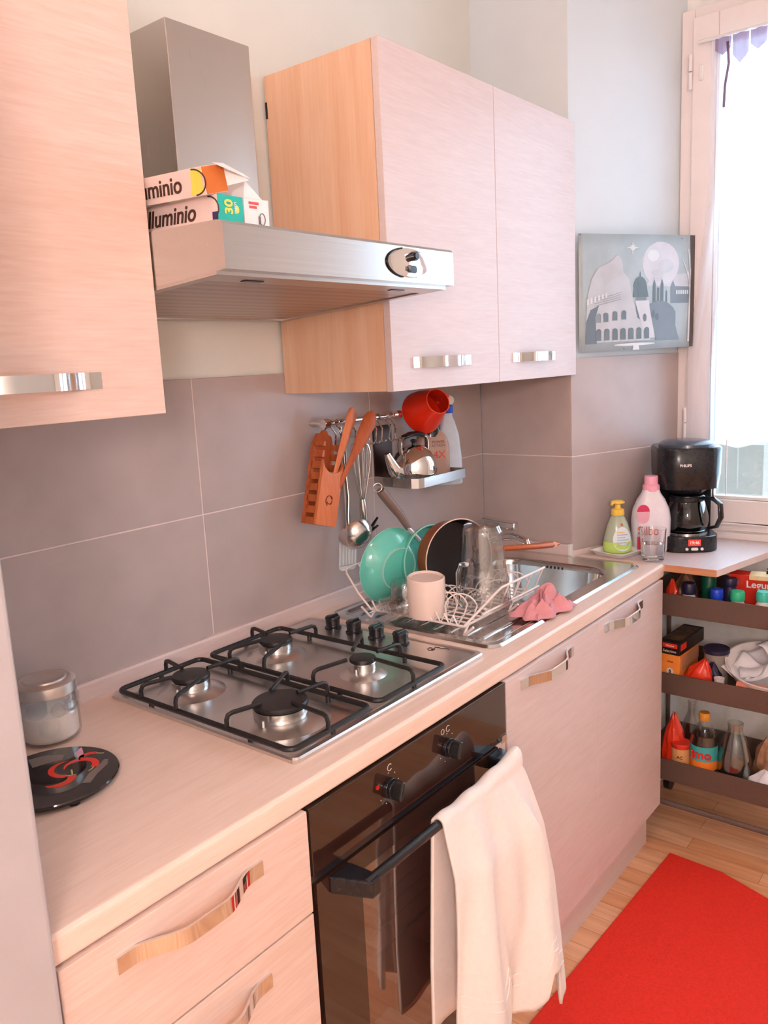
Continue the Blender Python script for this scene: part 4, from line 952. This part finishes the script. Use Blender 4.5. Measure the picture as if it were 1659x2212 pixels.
# distant domes and towers
shape([(.44, .54), (.45, .46)]+[(.505+.06*cos(radians(a)), .46-.10*sin(radians(a))) for a in range(170, 9, -20)]+[(.565, .46), (.58, .54)], 3, 5)
shape([(.496, .38), (.505, .31), (.514, .38)], 3, 5); shape([(.47, .54), (.56, .54), (.56, .74), (.47, .74)], 6, 5)
for u in (.63, .70): shape([(u-.013, .62), (u-.013, .43), (u, .385), (u+.013, .43), (u+.013, .62)], 3, 5)
shape([(.655, .62), (.655, .46), (.675, .46), (.675, .62)], 3, 5); shape([(.733, .6), (.733, .5), (.74, .48), (.747, .5), (.747, .6)], 3, 5)
shape([(.78, .6), (.78, .45), (.80, .40), (.82, .45), (.97, .455), (.97, .6)], 6, 5)
for i in range(7): shape([(.83+i*.02, .52), (.83+i*.02, .485), (.842+i*.02, .485), (.842+i*.02, .52)], 5, 6)
# arena: pale lit upper wall, lower ring in shadow, arches
shape([(.05, .80), (.07, .52), (.10, .38), (.16, .28), (.25, .235), (.31, .17), (.345, .22), (.36, .32), (.41, .38), (.43, .50), (.455, .60), (.48, .72), (.55, .76), (.60, .92), (.10, .92)], 4, 7)
shape([(.16, .30), (.25, .24), (.31, .175), (.34, .23), (.35, .34), (.20, .44)], 8, 8)
shape([(.05, .93), (.055, .74), (.09, .64), (.16, .6), (.13, .7), (.14, .93)], 9, 8)
shape([(.46, .57), (.58, .57), (.60, .70), (.64, .90), (.56, .90), (.50, .72)], 1, 8)
shape([(.585, .60), (.66, .575), (.74, .585), (.80, .635), (.825, .68), (.825, .80), (.86, .93), (.65, .93), (.61, .75)], 6, 9)
for i, (u, v) in enumerate(((.155, .72), (.215, .715), (.29, .705), (.365, .70))): shape([(u-.02, v+.03), (u-.02, v-.03)]+[(u+.02*cos(radians(a)), v-.03-.02*sin(radians(a))) for a in (150, 120, 90, 60, 30)]+[(u+.02, v-.03), (u+.02, v+.03)], 2 if i < 1 else 9, 10)
for i in range(7):
    u = .155+i*.068; v = .86; shape([(u-.021, v+.045), (u-.021, v-.035)]+[(u+.021*cos(radians(a)), v-.035-.022*sin(radians(a))) for a in (150, 120, 90, 60, 30)]+[(u+.021, v-.035), (u+.021, v+.045)], 3 if i > 1 else 9, 11)
for u, v in ((.545, .72), (.655, .715), (.62, .69)): ell(u, v, .015, .035, 3, 11)
for k_ in range(4): shape([(.12, .545+k_*.02), (.27, .515+k_*.018), (.34, .49+k_*.02), (.34, .494+k_*.02), (.27, .52+k_*.018), (.12, .55+k_*.02)], 2, 11)
for i in range(6): shape([(.06+i*.03, .60-i*.012), (.06+i*.03, .55-i*.01), (.075+i*.03, .545-i*.01), (.075+i*.03, .595-i*.012)], 5, 11)
ell(.46, .95, .18, .012, 5, 9); shape([(.45, .95), (.49, .95), (.50, 1), (.44, 1)], 5, 9)
shape([(.955, .0), (1.0, .0), (1.0, 1.0), (.965, 1.0), (.96, .6), (.97, .3)], 7, 8)
for k_ in range(3): 
    pts = [(.955-.05*(1-s_)*(k_ % 2+.4)*(1-s_), .12+.1*k_+.3*s_) for s_ in [i/8 for i in range(9)]]
    shape([(u, v) for u, v in pts]+[(u+.008, v) for u, v in pts[::-1]], 5, 10)
shape([(.955, .3), (.965, .3), (.958, .95), (.94, .95)], 5, 10)
for (u, v) in ((.005, .01), (.87, .03), (.36, .985)): ell(u+.004, v, .004, .006, 7, 12)
part('printed_picture', t, pm, ps, 'grey print of arena, domes and moon')

# ================================================================== window shelf board
bd = thing('window_shelf', 'pale wood board below the window continuing the worktop', 'shelf', (1.75, -.6, .89), world=True)
zt_ = H-.0005
e0 = c0+na*.009+da*.03
t = MB().prism([(1.5385, PY-.006-.0275*math.tan(A)-.004), (1.5385, -.752), (1.965, -.852), (1.965, ye-.004)], H-.022, zt_)
part('board', t, 'door', bd, bevel=.0015)
part('sawn_edge', MB().box(1.5375, 1.5385, -.602, -.751, H-.0215, zt_-.0008), 'topside', bd, 'raw orange sawn edge')
t = MB().box(1.955, 1.968, ye-.03, -.85, zt_, zt_+.022); part('upstand', t, 'frame', bd, 'white strip against the window', bevel=.002)

# coffee maker
cm = thing('coffee_maker', 'black filter coffee machine with red clock display in the window corner', 'coffee maker', (1.800, -.572, H), (0, 0, radians(-59)))
t = MB().prism(rrect(-.088, .088, -.105, .10, .06, 8), 0, .050); part('base', t, 'blackpl', cm, bevel=.004, seg=3)
part('hot_plate', MB().cyl((0, -.02, .05), (0, -.02, .054), .064, 32), 'satin', cm)
t = MB().prism([(-.088, .03), (-.088, .085), (-.07, .10), (.07, .10), (.088, .085), (.088, .03), (.06, .045), (-.06, .045)], .05, .21); part('rear_column', t, 'blackpl', cm, bevel=.003)
hd_ = [(rrect(-.090, .090, -.09, .102, .06, 8), .195), (rrect(-.096, .096, -.10, .104, .064, 8), .24), (rrect(-.098, .098, -.102, .105, .064, 8), .318), (rrect(-.094, .094, -.098, .10, .06, 8), .324)]
t = MB(); loft(t, hd_); n_ = len(hd_[0][0]); t.add([(x, y, hd_[0][1]) for x, y in hd_[0][0]], [tuple(range(n_))]); t.add([(x, y, hd_[-1][1]) for x, y in hd_[-1][0]], [tuple(range(n_))])
hd = part('filter_head', t, 'blackpl', cm)
part('top_lid', MB().lathe([(.084, .324), (.083, .332), (.07, .340), (.04, .344), (0, .345)], 40, 0, (0, -.005, 0)), rmat('lid_grey', (70, 78, 90), .2), cm, 'glossy grey-black lid')
part('spout_bottom', MB().lathe([(.07, .195), (.05, .178), (0, .178)], 32, 0, (0, -.02, 0)), 'blackpl', cm)
part('water_gauge', MB().box(.0955, .0985, -.01, .012, .225, .305), rmat('gauge_dark', (28, 30, 44), .15), cm, bevel=.001)
text('printed_words', 'PHILIPS', .011, rmat('print_white', (226, 222, 224), .5), cm, (-.022, -.1023, .272), (1, 0, 0), (0, 0, 1), bold=.0003)
t = MB().box(-.012, .026, -.107, -.104, .022, .042); di = part('display', t, mat('display_red', srgb(150, 14, 12), .3, emit=(1, .05, .03), es=.9, noise=.02), cm, 'lit red clock display', bevel=.002)
text('clock_digits', '19:46', .0135, mat('digits_pink', srgb(255, 170, 160), .4, emit=(1, .45, .4), es=1.2, noise=.01), di, (.007, -.1072, .032), (1, 0, 0), (0, 0, 1))
for a, b_ in ((-.020, -.011), (-.003, .018), (.025, .034)):
    part('button', MB().prism(rrect(a, b_, .008, .0165, .004, 5), -.108, -.104, 'y'), 'white', cm, 'white button')
cf_ = part('carafe', MB().lathe([(.052, .0), (.060, .006), (.067, .03), (.066, .05), (.056, .09), (.050, .102), (.052, .108), (.049, .108), (.047, .102), (.053, .09), (.063, .05), (.064, .03), (.058, .008), (0, .006)], 48, 0, (0, -.022, .0545)), thin_glass('smoky_glass', (.16, .14, .14), .05), cm, 'dark glass carafe')
part('carafe_band', MB().lathe([(.0525, .098), (.0545, .100), (.0545, .112), (.0525, .114)], 40, 0, (0, -.022, .0545)), 'blackpl', cf_)
part('carafe_lid', MB().lathe([(.052, .108), (.050, .116), (.02, .121), (0, .121)], 40, 0, (0, -.022, .0545)), 'blackpl', cf_)
part('carafe_handle', MB().tube([(.043, -.055, .163), (.066, -.082, .165), (.082, -.10, .15), (.084, -.104, .11), (.074, -.094, .08), (.058, -.075, .072)], [.009, .011, .011, .011, .010, .008], 12, flat=.6), 'blackpl', cf_)

# fabric softener bottle, soap dispenser on its dish, tumbler of water
so = thing('softener_bottle', 'white plastic bottle with pink cap beside the coffee machine', 'bottle', (1.69, -.503, H), (0, 0, radians(-58)))
t = MB(); L_ = [(rrect(-.058*a, .058*a, -.036*b_, .036*b_, .034*min(a, b_), 6), z) for z, a, b_ in ((0, .9, .9), (.006, .98, .98), (.03, 1, 1), (.10, 1.04, 1), (.135, .95, .95), (.165, .72, .8), (.185, .48, .66), (.196, .42, .62))]
loft(t, L_); n_ = len(L_[0][0]); t.add([(x, y, 0) for x, y in L_[0][0]], [tuple(range(n_))]); t.add([(x, y, .196) for x, y in L_[-1][0]], [tuple(range(n_))])
part('bottle_body', t, rmat('softener_white', (236, 230, 240), .3), so)
part('cap', MB().lathe([(.025, .192), (.026, .196), (.026, .208), (.0205, .214), (.0205, .236), (.019, .239), (0, .239)], 32), rmat('cap_pink', (246, 176, 200), .35), so, 'pink cap')
rmat('label_crimson', (206, 44, 92), .45); rmat('label_pink', (232, 170, 186), .45)
part('label_arch', MB().poly([(-.030+.019*cos(radians(a)), -.0372, .132+.022*sin(radians(a))) for a in range(0, 181, 15)]), 'label_crimson', so, 'crimson label arch')
part('label_oval', MB().poly([(-.030+.019*cos(radians(a)), -.0372, .118+.024*sin(radians(a))) for a in range(180, 361, 15)]+[(-.011, -.0372, .131), (-.049, -.0372, .131)]), 'label_pink', so, 'pink label lower half')
part('label_strip', MB().box(-.048, -.036, -.0374, -.0368, .012, .052), 'label_crimson', so, 'crimson strip')
text('printed_words', 'Silbo', .034, 'print_red', so, (-.014, -.0374, .072), (1, 0, 0), (0, 0, 1))
ds = thing('soap_dish', 'small square white dish under the yellow-topped soap dispenser', 'dish', (1.596, -.432, H), (0, 0, radians(-14)))
t = MB(); L_ = [(rrect(-.048, .048, -.048, .048, .012, 4), 0.0), (rrect(-.060, .060, -.060, .060, .014, 4), .013), (rrect(-.064, .064, -.064, .064, .015, 4), .015), (rrect(-.058, .058, -.058, .058, .014, 4), .0155), (rrect(-.048, .048, -.048, .048, .012, 4), .004)]
loft(t, L_); n_ = len(L_[0][0])
t.add([(x, y, 0) for x, y in L_[0][0]], [tuple(range(n_))]); t.add([(x, y, .004) for x, y in L_[-1][0]], [tuple(range(n_))])
part('dish_body', t, rmat('dish_white', (252, 249, 244), .2), ds)
sd = thing('soap_dispenser', 'pear-shaped soap dispenser with yellow pump and green soap on a dish', 'soap dispenser', (1.606, -.429, H+.0055), (0, 0, radians(-52)))
prof = [(0, 0), (.036, 0), (.043, .006), (.045, .02), (.042, .05), (.033, .085), (.022, .112), (.018, .118), (.018, .122)]
part('bottle_body', MB().lathe(prof, 40, sy=.75), rmat('clear_soap_plastic', (214, 226, 200), .15, trans=.35), sd)
part('green_soap', MB().lathe([(0, .0005)]+[(r+.0004, z) for r, z in prof[1:4]]+[(.0446, .034), (.0441, .036), (.03, .0362), (0, .0362)], 40, sy=.75), rmat('soap_green', (190, 220, 110), .2), sd, 'green liquid soap')
part('pump_collar', MB().lathe([(.0195, .118), (.0205, .12), (.0195, .136), (.010, .14), (.0085, .146), (.0085, .154), (0, .154)], 28), rmat('pump_yellow', (246, 206, 84), .35), sd, 'yellow pump collar')
t = MB(); t.lathe([(.0, .152), (.012, .153), (.021, .156), (.0215, .160), (.014, .164), (0, .165)], 28); t.tube([(0, 0, .159), (-.02, -.02, .160), (-.026, -.026, .156)], .0045, 8); part('pump_head', t, 'pump_yellow', sd)
t = MB(); 
for i in range(14): 
    a0 = radians(-132+i*7.0); a1 = radians(-132+(i+1)*7.0)
def onlab(a, z, off=.0008):
    r = interp([(zz_, rr_) for rr_, zz_ in prof[1:]], z)+off; return V((r*cos(a), r*.75*sin(a), z))
ce = radians(-78)
def fan(cz, rz_, ra_, mi, off):
    c = len(t.v); N = 28; ring = [onlab(ce+ra_*cos(2*pi*k/N), cz+rz_*sin(2*pi*k/N), off) for k in range(N)]
    mid = [onlab(ce+ra_*.5*cos(2*pi*k/N), cz+rz_*.5*sin(2*pi*k/N), off) for k in range(N)]
    t.add(ring+mid+[onlab(ce, cz, off)], [(k, (k+1) % N, N+(k+1) % N, N+k) for k in range(N)]+[(N+k, N+(k+1) % N, 2*N) for k in range(N)], mi)
fan(.046, .038, .75, 0, .0009)
for k in range(6): 
    z = .066-k*.008; t.grid(lambda u, v, z=z, k=k: onlab(ce-.45+.9*u*(.7+.3*(k % 2)), z+.003*v, .0013), 8, 1, 1 if k else 2)
t.grid(lambda u, v: onlab(ce-.12+.24*u, .088+.006*v, .0009), 3, 1, 3)
part('label_print', t, [rmat('label_paleblue', (226, 234, 240), .4), rmat('label_grey', (176, 190, 204), .5), rmat('label_amber', (232, 200, 110), .5), 'ink_red'], sd, 'pale oval label')
tu = thing('water_glass', 'clear tumbler half full of water on the joint of the worktop', 'glass', (1.575, -.553, H+.0005))
part('glass_body', MB().lathe([(0, 0), (.030, 0), (.033, .003), (.0385, .094), (.0392, .096), (.0372, .096), (.0365, .093), (.0315, .012), (.028, .009), (0, .009)], 40), 'glass', tu)
part('water', MB().lathe([(0, .0093), (.028, .0093), (.0313, .0125), (.0338, .052), (.0, .0518)], 40), 'water', tu)

# ================================================================== trolley and its load
tx0, tx1, ty0, ty1 = 1.612, 1.905, -.925, -.505
ty = thing('trolley', 'brown metal three-tier kitchen trolley under the window board', 'trolley', (1.77, -.73, 0), world=True)
TZ = ((.722, .797), (.466, .541), (.172, .252))
for z0, z1 in TZ:
    t = MB(); rr = .03
    L_ = [(rrect(tx0+.006, tx1-.006, ty0+.006, ty1-.006, rr, 5), z0+.004), (rrect(tx0+.001, tx1-.001, ty0+.001, ty1-.001, rr, 5), z0+.012), (rrect(tx0, tx1, ty0, ty1, rr, 5), z1-.003), (rrect(tx0-.002, tx1+.002, ty0-.002, ty1+.002, rr+.002, 5), z1), (rrect(tx0+.002, tx1-.002, ty0+.002, ty1-.002, rr, 5), z1), (rrect(tx0+.003, tx1-.003, ty0+.003, ty1-.003, rr, 5), z0+.012)]
    loft(t, L_); n_ = len(L_[0][0]); t.add([(x, y, z0+.004) for x, y in L_[0][0]], [tuple(range(n_))]); t.add([(x, y, z0+.0115) for x, y in L_[-1][0]], [tuple(range(n_))])
    part('tray', t, 'trolley', ty)
for yy in (ty1+.008, ty0-.008):
    t = MB().tube([(tx0+.02, yy, .098)]+[(tx0+.02, yy, .80)], .008, 10); t.tube([(tx1-.02, yy, .098), (tx1-.02, yy, .80)], .008, 10)
    part('post', t, 'trolley', ty)
t = MB().tube([(tx0+.01, ty1+.008, .098), (tx0+.002, ty0-.02, .098), (tx1-.02, ty0-.02, .098), (tx1-.02, ty1+.008, .098)], .009, 10, closed=True); part('base_frame', t, 'trolley', ty)
for x in (tx0+.012, tx1-.02):
    for y in (ty1-.0, ty0-.012):
        c = part('caster', MB().cyl((x, y-.010, .032), (x, y+.010, .032), .032, 24), 'black', ty)
        t = MB().box(x-.012, x+.012, y-.014, y+.014, .05, .092); t.cyl((x, y, .09), (x, y, .098), .012, 16); part('fork', t, 'satin', c, bevel=.003)
ZA, ZB2, ZC = TZ[0][0]+.0125, TZ[1][0]+.0125, TZ[2][0]+.0125
def spice(x, y, hb_, r, capc, bodyc, label, cap=.028):
    b = thing('spice_bottle', label, 'bottle', (x, y, ZA), group=None)
    part('bottle_body', MB().lathe([(0, 0), (r*.95, 0), (r, .003), (r, hb_-.012), (r*.8, hb_-.003), (r*.75, hb_), (0, hb_)], 28), bodyc, b)
    part('cap', MB().lathe([(r*.94, hb_), (r*.97, hb_+.002), (r*.95, hb_+cap-.004), (r*.85, hb_+cap), (0, hb_+cap)], 32), capc, b, None)
rmat('cap_navy', (34, 30, 62), .35); rmat('cap_blue', (30, 70, 206), .35); rmat('cap_green', (46, 176, 128), .4); rmat('cap_turq', (58, 184, 164), .4); rmat('pot_white', (226, 216, 210), .4); rmat('pot_brown', (150, 92, 60), .4); rmat('cap_dgreen', (16, 96, 72), .4)
spice(1.645, -.640, .062, .021, 'cap_navy', 'pot_white', 'spice bottle with dark navy cap in the top tray, nearest the cabinet', .034)
spice(1.645, -.722, .060, .019, 'cap_blue', 'cap_blue', 'spice bottle with bright blue cap in the top tray')
spice(1.642, -.782, .062, .021, 'cap_green', 'pot_white', 'spice bottle with green cap in front of the dark blue one')
spice(1.642, -.853, .070, .020, 'cap_turq', 'pot_white', 'spice bottle with turquoise cap, right of the green-capped one')
spice(1.695, -.745, .088, .021, 'cap_navy', 'cap_navy', 'dark blue capped bottle behind the green-capped one in the top tray', .026)
spice(1.642, -.897, .060, .016, 'cap_navy', 'pot_white', 'small bottle at the right end of the top tray', .02)
spice(1.735, -.672, .105, .022, 'cap_dgreen', 'cap_dgreen', 'dark green bottle under the board edge in the top tray', .026)
rmat('carton_scarlet', (206, 44, 26), .45)
ct = thing('noodle_carton', 'red carton with white lettering leaning in the top tray', 'carton', (1.745, -.812, ZA), (radians(0), radians(-6), radians(6)))
part('box', MB().box(-.02, .02, -.092, .078, 0, .125), 'carton_scarlet', ct, bevel=.001)
part('pale_top_edge', MB().box(-.0206, .0206, -.0926, .02, .112, .1256), rmat('carton_cream', (226, 206, 160), .6), ct, 'cream corner')
text('printed_words', 'Legumin', .030, 'carton_white', ct, (-.0206, -.022, .096), (0, -1, 0), (0, 0, 1), bold=.0005)
text('printed_words', 'Q1', .022, 'ink_grey', ct, (-.0206, .05, .104), (0, -1, 0), (0, 0, 1))
cl_ = thing('binder_clip', 'small black clip on top of the red carton', 'clip', (1.742, -.850, ZA+.1255))
part('clip_jaws', MB().prism([(-.006, -.004), (.006, -.004), (.002, .008), (-.002, .008)], -.014, .014, 'y'), 'black', cl_)
part('wire_arm', MB().tube([(0, -.008, .008), (-.004, -.012, .016), (-.004, -.004, .020), (0, -.001, .008)], .0013, 6).tube([(0, .001, .008), (-.004, .004, .020), (-.004, .012, .016), (0, .008, .008)], .0013, 6), 'black', cl_)
def bag(name, label, m, w, d, h, loc, rot, tie=None, seed=1, cat='bag'):
    b = thing(name, label, cat, loc, rot)
    def fn(u, v):
        a = 2*pi*u; rr = interp([(0, .55), (.08, .95), (.35, 1.0), (.65, .85), (.85, .45), (1, .12)], v)
        c = 1+.10*sin(a*5+seed+v*6)*sin(v*9+seed)+.05*sin(a*11+seed*2)
        return V((w*rr*cos(a)*c, d*rr*sin(a)*c, h*v*(1+.04*sin(a*3+seed))))
    t = MB().grid(fn, 36, 18); bt = MB()
    t.add([fn(k/36, 0) for k in range(36)], [tuple(range(36))]); t.add([fn(k/36, 1) for k in range(36)], [tuple(range(36))])
    part('wrapper', t, m, b); return b
rmat('bag_red', (214, 52, 24), .3, coat=.3); rmat('bag_brown', (120, 84, 62), .3, noise=.5, nscale=60, coat=.5); rmat('bag_snack', (176, 128, 96), .5, noise=.35, nscale=70)
bag('red_packet', 'red packet at the left end of the top tray', 'bag_red', .03, .022, .095, (1.66, -.585, ZA), (0, 0, .3), seed=2)
bag('clear_bag', 'crinkled brown see-through bag beside the navy-capped bottle', 'bag_brown', .036, .034, .115, (1.70, -.612, ZA), (0, 0, 0), seed=4)
# middle tray
rmat('box_orange', (232, 138, 56), .55); rmat('box_black', (34, 26, 22), .4); rmat('label_red', (214, 56, 40), .45)
ob = thing('orange_box', 'orange tea box standing at the left of the middle tray', 'box', (1.622, -.562, ZB2), (0, 0, radians(-2)))
part('box', MB().box(0, .16, -.062, 0, 0, .122), 'box_orange', ob, bevel=.001)
part('open_flap', MB().box(.01, .16, -.0632, -.0622, .07, .11), rmat('flap_tan', (196, 132, 96), .7), ob, 'tan side flap')
t = MB().poly([(-.0006, -.032+.011*cos(2*pi*k/20), .066+.011*sin(2*pi*k/20)) for k in range(20)]); part('round_badge', t, 'pot_white', ob)
text('printed_words', '5', .014, 'ink_brown', ob, (-.001, -.032, .066), (0, -1, 0), (0, 0, 1), bold=.0008)
text('printed_words', 'infusi', .009, 'ink_brown', ob, (-.0008, -.032, .098), (0, -1, 0), (0, 0, 1))
bb = thing('black_box', 'black box with red label lying on the orange box', 'box', (1.618, -.560, ZB2+.1225), (0, 0, radians(-4)))
part('box', MB().box(0, .19, -.066, 0, 0, .042), 'box_black', bb, bevel=.001)
t = MB().box(-.0006, 0, -.058, -.012, .022, .036); t.box(.008, .05, -.0666, -.066, .014, .034); part('label_patch', t, 'label_red', bb, 'red label patch')
text('printed_words', 'Selection', .0115, 'pot_white', bb, (-.0008, -.034, .011), (0, -1, 0), (0, 0, 1))
text('printed_words', 'Granarolo'[:0]+'Classico', .008, 'pot_white', bb, (-.0012, -.035, .029), (0, -1, 0), (0, 0, 1))
t = MB().grid(lambda u, v: V((.02+.15*u, -.06+.055*v, .0425+.0004*sin(u*9)*sin(v*7))), 10, 6); part('photo_print', t, rmat('print_dark_food', (92, 70, 54), .4, noise=.7, nscale=60), bb)
cj = thing('clip_top_jar', 'clear jar with dark blue rimmed lid in the middle tray', 'jar', (1.715, -.705, ZB2))
part('jar_glass', MB().lathe([(0, 0), (.034, 0), (.036, .004), (.036, .115), (.038, .122), (.035, .122), (.034, .115), (.034, .005), (0, .004)], 36), rmat('milky_jar', (206, 192, 184), .15, trans=.5), cj)
part('lid', MB().lathe([(.0375, .120), (.0395, .122), (.0395, .134), (.037, .136), (.035, .133), (0, .132)], 40), 'cap_navy', cj, 'dark blue lid')
bag('red_pouch', 'shiny red pouch at the front edge of the middle tray', 'bag_red', .026, .040, .118, (1.648, -.660, ZB2), (radians(16), 0, 0), seed=5)
bag('blue_packet', 'dark blue packet behind the red pouch', 'cap_navy', .022, .030, .10, (1.672, -.708, ZB2), (0, 0, 0), seed=3)
cu_ = solo('paper_cup', MB().lathe([(0, 0), (.012, 0), (.016, .032), (.0145, .032), (.011, .002), (0, .002)], 24), 'pot_white', 'tiny white cup at the front of the middle tray', 'cup', (1.64, -.737, ZB2+.035))
pb = thing('salad_bowl', 'large white bowl tilted over the front of the middle tray', 'bowl', (1.742, -.848, ZB2+.022), (radians(6), radians(-14), 0))
part('bowl_body', MB().lathe([(0, 0), (.045, 0), (.06, .006), (.098, .04), (.122, .085), (.124, .088), (.120, .088), (.094, .043), (.056, .011), (0, .006)], 48), rmat('bowl_white', (240, 232, 228), .2), pb)
for i, (x, y, z, a, s_) in enumerate(((1.735, -.848, .145, 20, .08), (1.70, -.80, .12, -35, .06), (1.77, -.885, .16, 70, .07))):
    def pf(u, v, s_=s_, i=i): return V(((u-.5)*2*s_*.8, (v-.5)*2*s_, .010*sin(u*7+i)+.012*sin(v*6+i*2)))
    solo('paper_napkin', MB().grid(pf, 12, 12), rmat('paper_white', (246, 244, 248), .8), ['top white paper napkin heaped in the salad bowl', 'white paper napkin at the left side of the salad bowl', 'white paper napkin at the back of the salad bowl'][i], 'napkin', (x, y, ZB2+z-.035), (radians(16*(i-1)), radians(-22), radians(a)), group='napkins in the salad bowl', solid=.0008)
ln = thing('lens_cleaner_tube', 'pink and mint tube lying at the front edge of the middle tray', 'tube', (1.630, -.79, ZB2+.062), (radians(92), 0, radians(3)))
part('tube_body', MB().lathe([(0, 0), (.009, 0), (.010, .004), (.010, .085), (0, .09)], 20), rmat('tube_pink', (226, 140, 112), .4), ln)
part('cap', MB().lathe([(0, .088), (.011, .088), (.011, .12), (0, .121)], 20), rmat('tube_mint', (170, 226, 190), .4), ln, 'mint cap')
# bottom tray
bag('red_crisp_bag', 'red packet leaning at the left end of the bottom tray', 'bag_red', .036, .036, .20, (1.67, -.592, ZC), (0, 0, .6), seed=7)
def glassbottle(name, label, prof, loc, rot=(0, 0, 0), m='tglass', cat='bottle'):
    b = thing(name, label, cat, loc, rot); part('glass_body', MB().lathe(prof, 36), m, b); return b
glassbottle('glass_bottle', 'tall clear glass bottle between red packet and orange-capped bottle', [(0, .003), (.03, 0), (.033, .004), (.033, .12), (.028, .15), (.014, .185), (.0125, .215), (.0145, .217), (.0145, .225), (.0115, .225), (.0115, .185), (.026, .148), (.031, .118), (.031, .006), (0, .006)], (1.745, -.625, ZC))
pb_ = glassbottle('plastic_bottle', 'clear ribbed plastic bottle with orange cap in the bottom tray', [(0, .003), (.034, 0), (.037, .006)]+[(.0365-(.002 if k % 2 else 0), .012+k*.011) for k in range(11)]+[(.030, .145), (.018, .168), (.014, .176), (.014, .186), (0, .186)], (1.72, -.672, ZC))
part('cap', MB().lathe([(.0165, .180), (.017, .182), (.017, .202), (.015, .205), (0, .205)], 24), rmat('cap_orange', (236, 158, 60), .4), pb_, 'orange cap')
jr = glassbottle('glass_jar', 'open glass jar with turquoise and orange label at the front of bottom tray', [(0, .003), (.036, 0), (.041, .005), (.041, .142), (.038, .154), (.038, .162), (.0355, .162), (.0355, .153), (.0385, .141), (.0385, .007), (0, .006)], (1.66, -.690, ZC), cat='jar')
lab = lambda z0, z1, a0, a1, r: MB().lathe([(r, z0), (r, z1)], 24, a0=radians(a0), a1=radians(a1))
part('label_band', lab(.078, .132, 110, 300, .0416), rmat('label_turq', (66, 168, 168), .45), jr, 'turquoise label')
part('label_stripe', lab(.055, .084, 110, 300, .042), rmat('label_orange', (230, 122, 40), .45), jr, 'orange label stripe')
text('printed_words', 'imo', .040, rmat('print_scarlet', (200, 40, 34), .5), jr, (-.041, -.004, .106), (.16, -1, 0), (0, 0, 1), bold=.001, depth=.0022)
ja = glassbottle('glass_jar', 'small jar with red lid left of the turquoise labelled jar', [(0, .003), (.028, 0), (.031, .004), (.031, .10), (.028, .106), (0, .106)], (1.652, -.622, ZC), cat='jar', m=rmat('jar_amber', (206, 150, 96), .2))
part('lid', MB().lathe([(.030, .104), (.031, .106), (.031, .118), (.029, .12), (0, .12)], 28), 'label_red', ja, 'red lid')
text('printed_words', 'AC', .014, 'ink_black', ja, (-.0305, -.006, .078), (.2, -1, 0), (0, 0, 1), depth=.0015)
gc = glassbottle('glass_carafe', 'wide-shouldered clear glass carafe right of the labelled jar', [(0, .004), (.040, 0), (.045, .005), (.049, .07), (.047, .11), (.032, .165), (.022, .187), (.0215, .205), (.0235, .209), (.0235, .216), (.0205, .216), (.0195, .188), (.030, .164), (.044, .11), (.046, .07), (.042, .008), (0, .007)], (1.668, -.780, ZC), m=thin_glass('green_tint_glass', (.86, .92, .90), .12), cat='carafe')
sn = bag('snack_bag', 'large printed snack bag at the right of the bottom tray', 'bag_snack', .055, .05, .17, (1.76, -.868, ZC), (0, 0, .4), seed=9)
wbg = bag('white_plastic_bag', 'white plastic bag at the right front of the bottom tray', rmat('bag_white', (236, 234, 240), .4), .04, .052, .085, (1.665, -.873, ZC), (0, 0, .2), seed=11)

# ================================================================== rug
t = MB().prism([(.655, -.612), (1.495, -.645), (1.485, -.80), (1.43, -.95), (1.33, -1.12), (1.22, -1.25), (1.10, -1.30), (.99, -1.25)], .0005, .009)
solo('floor_mat', t, 'rug', 'bright red foam floor mat in front of the sink cabinet', 'mat', bevel=.003)
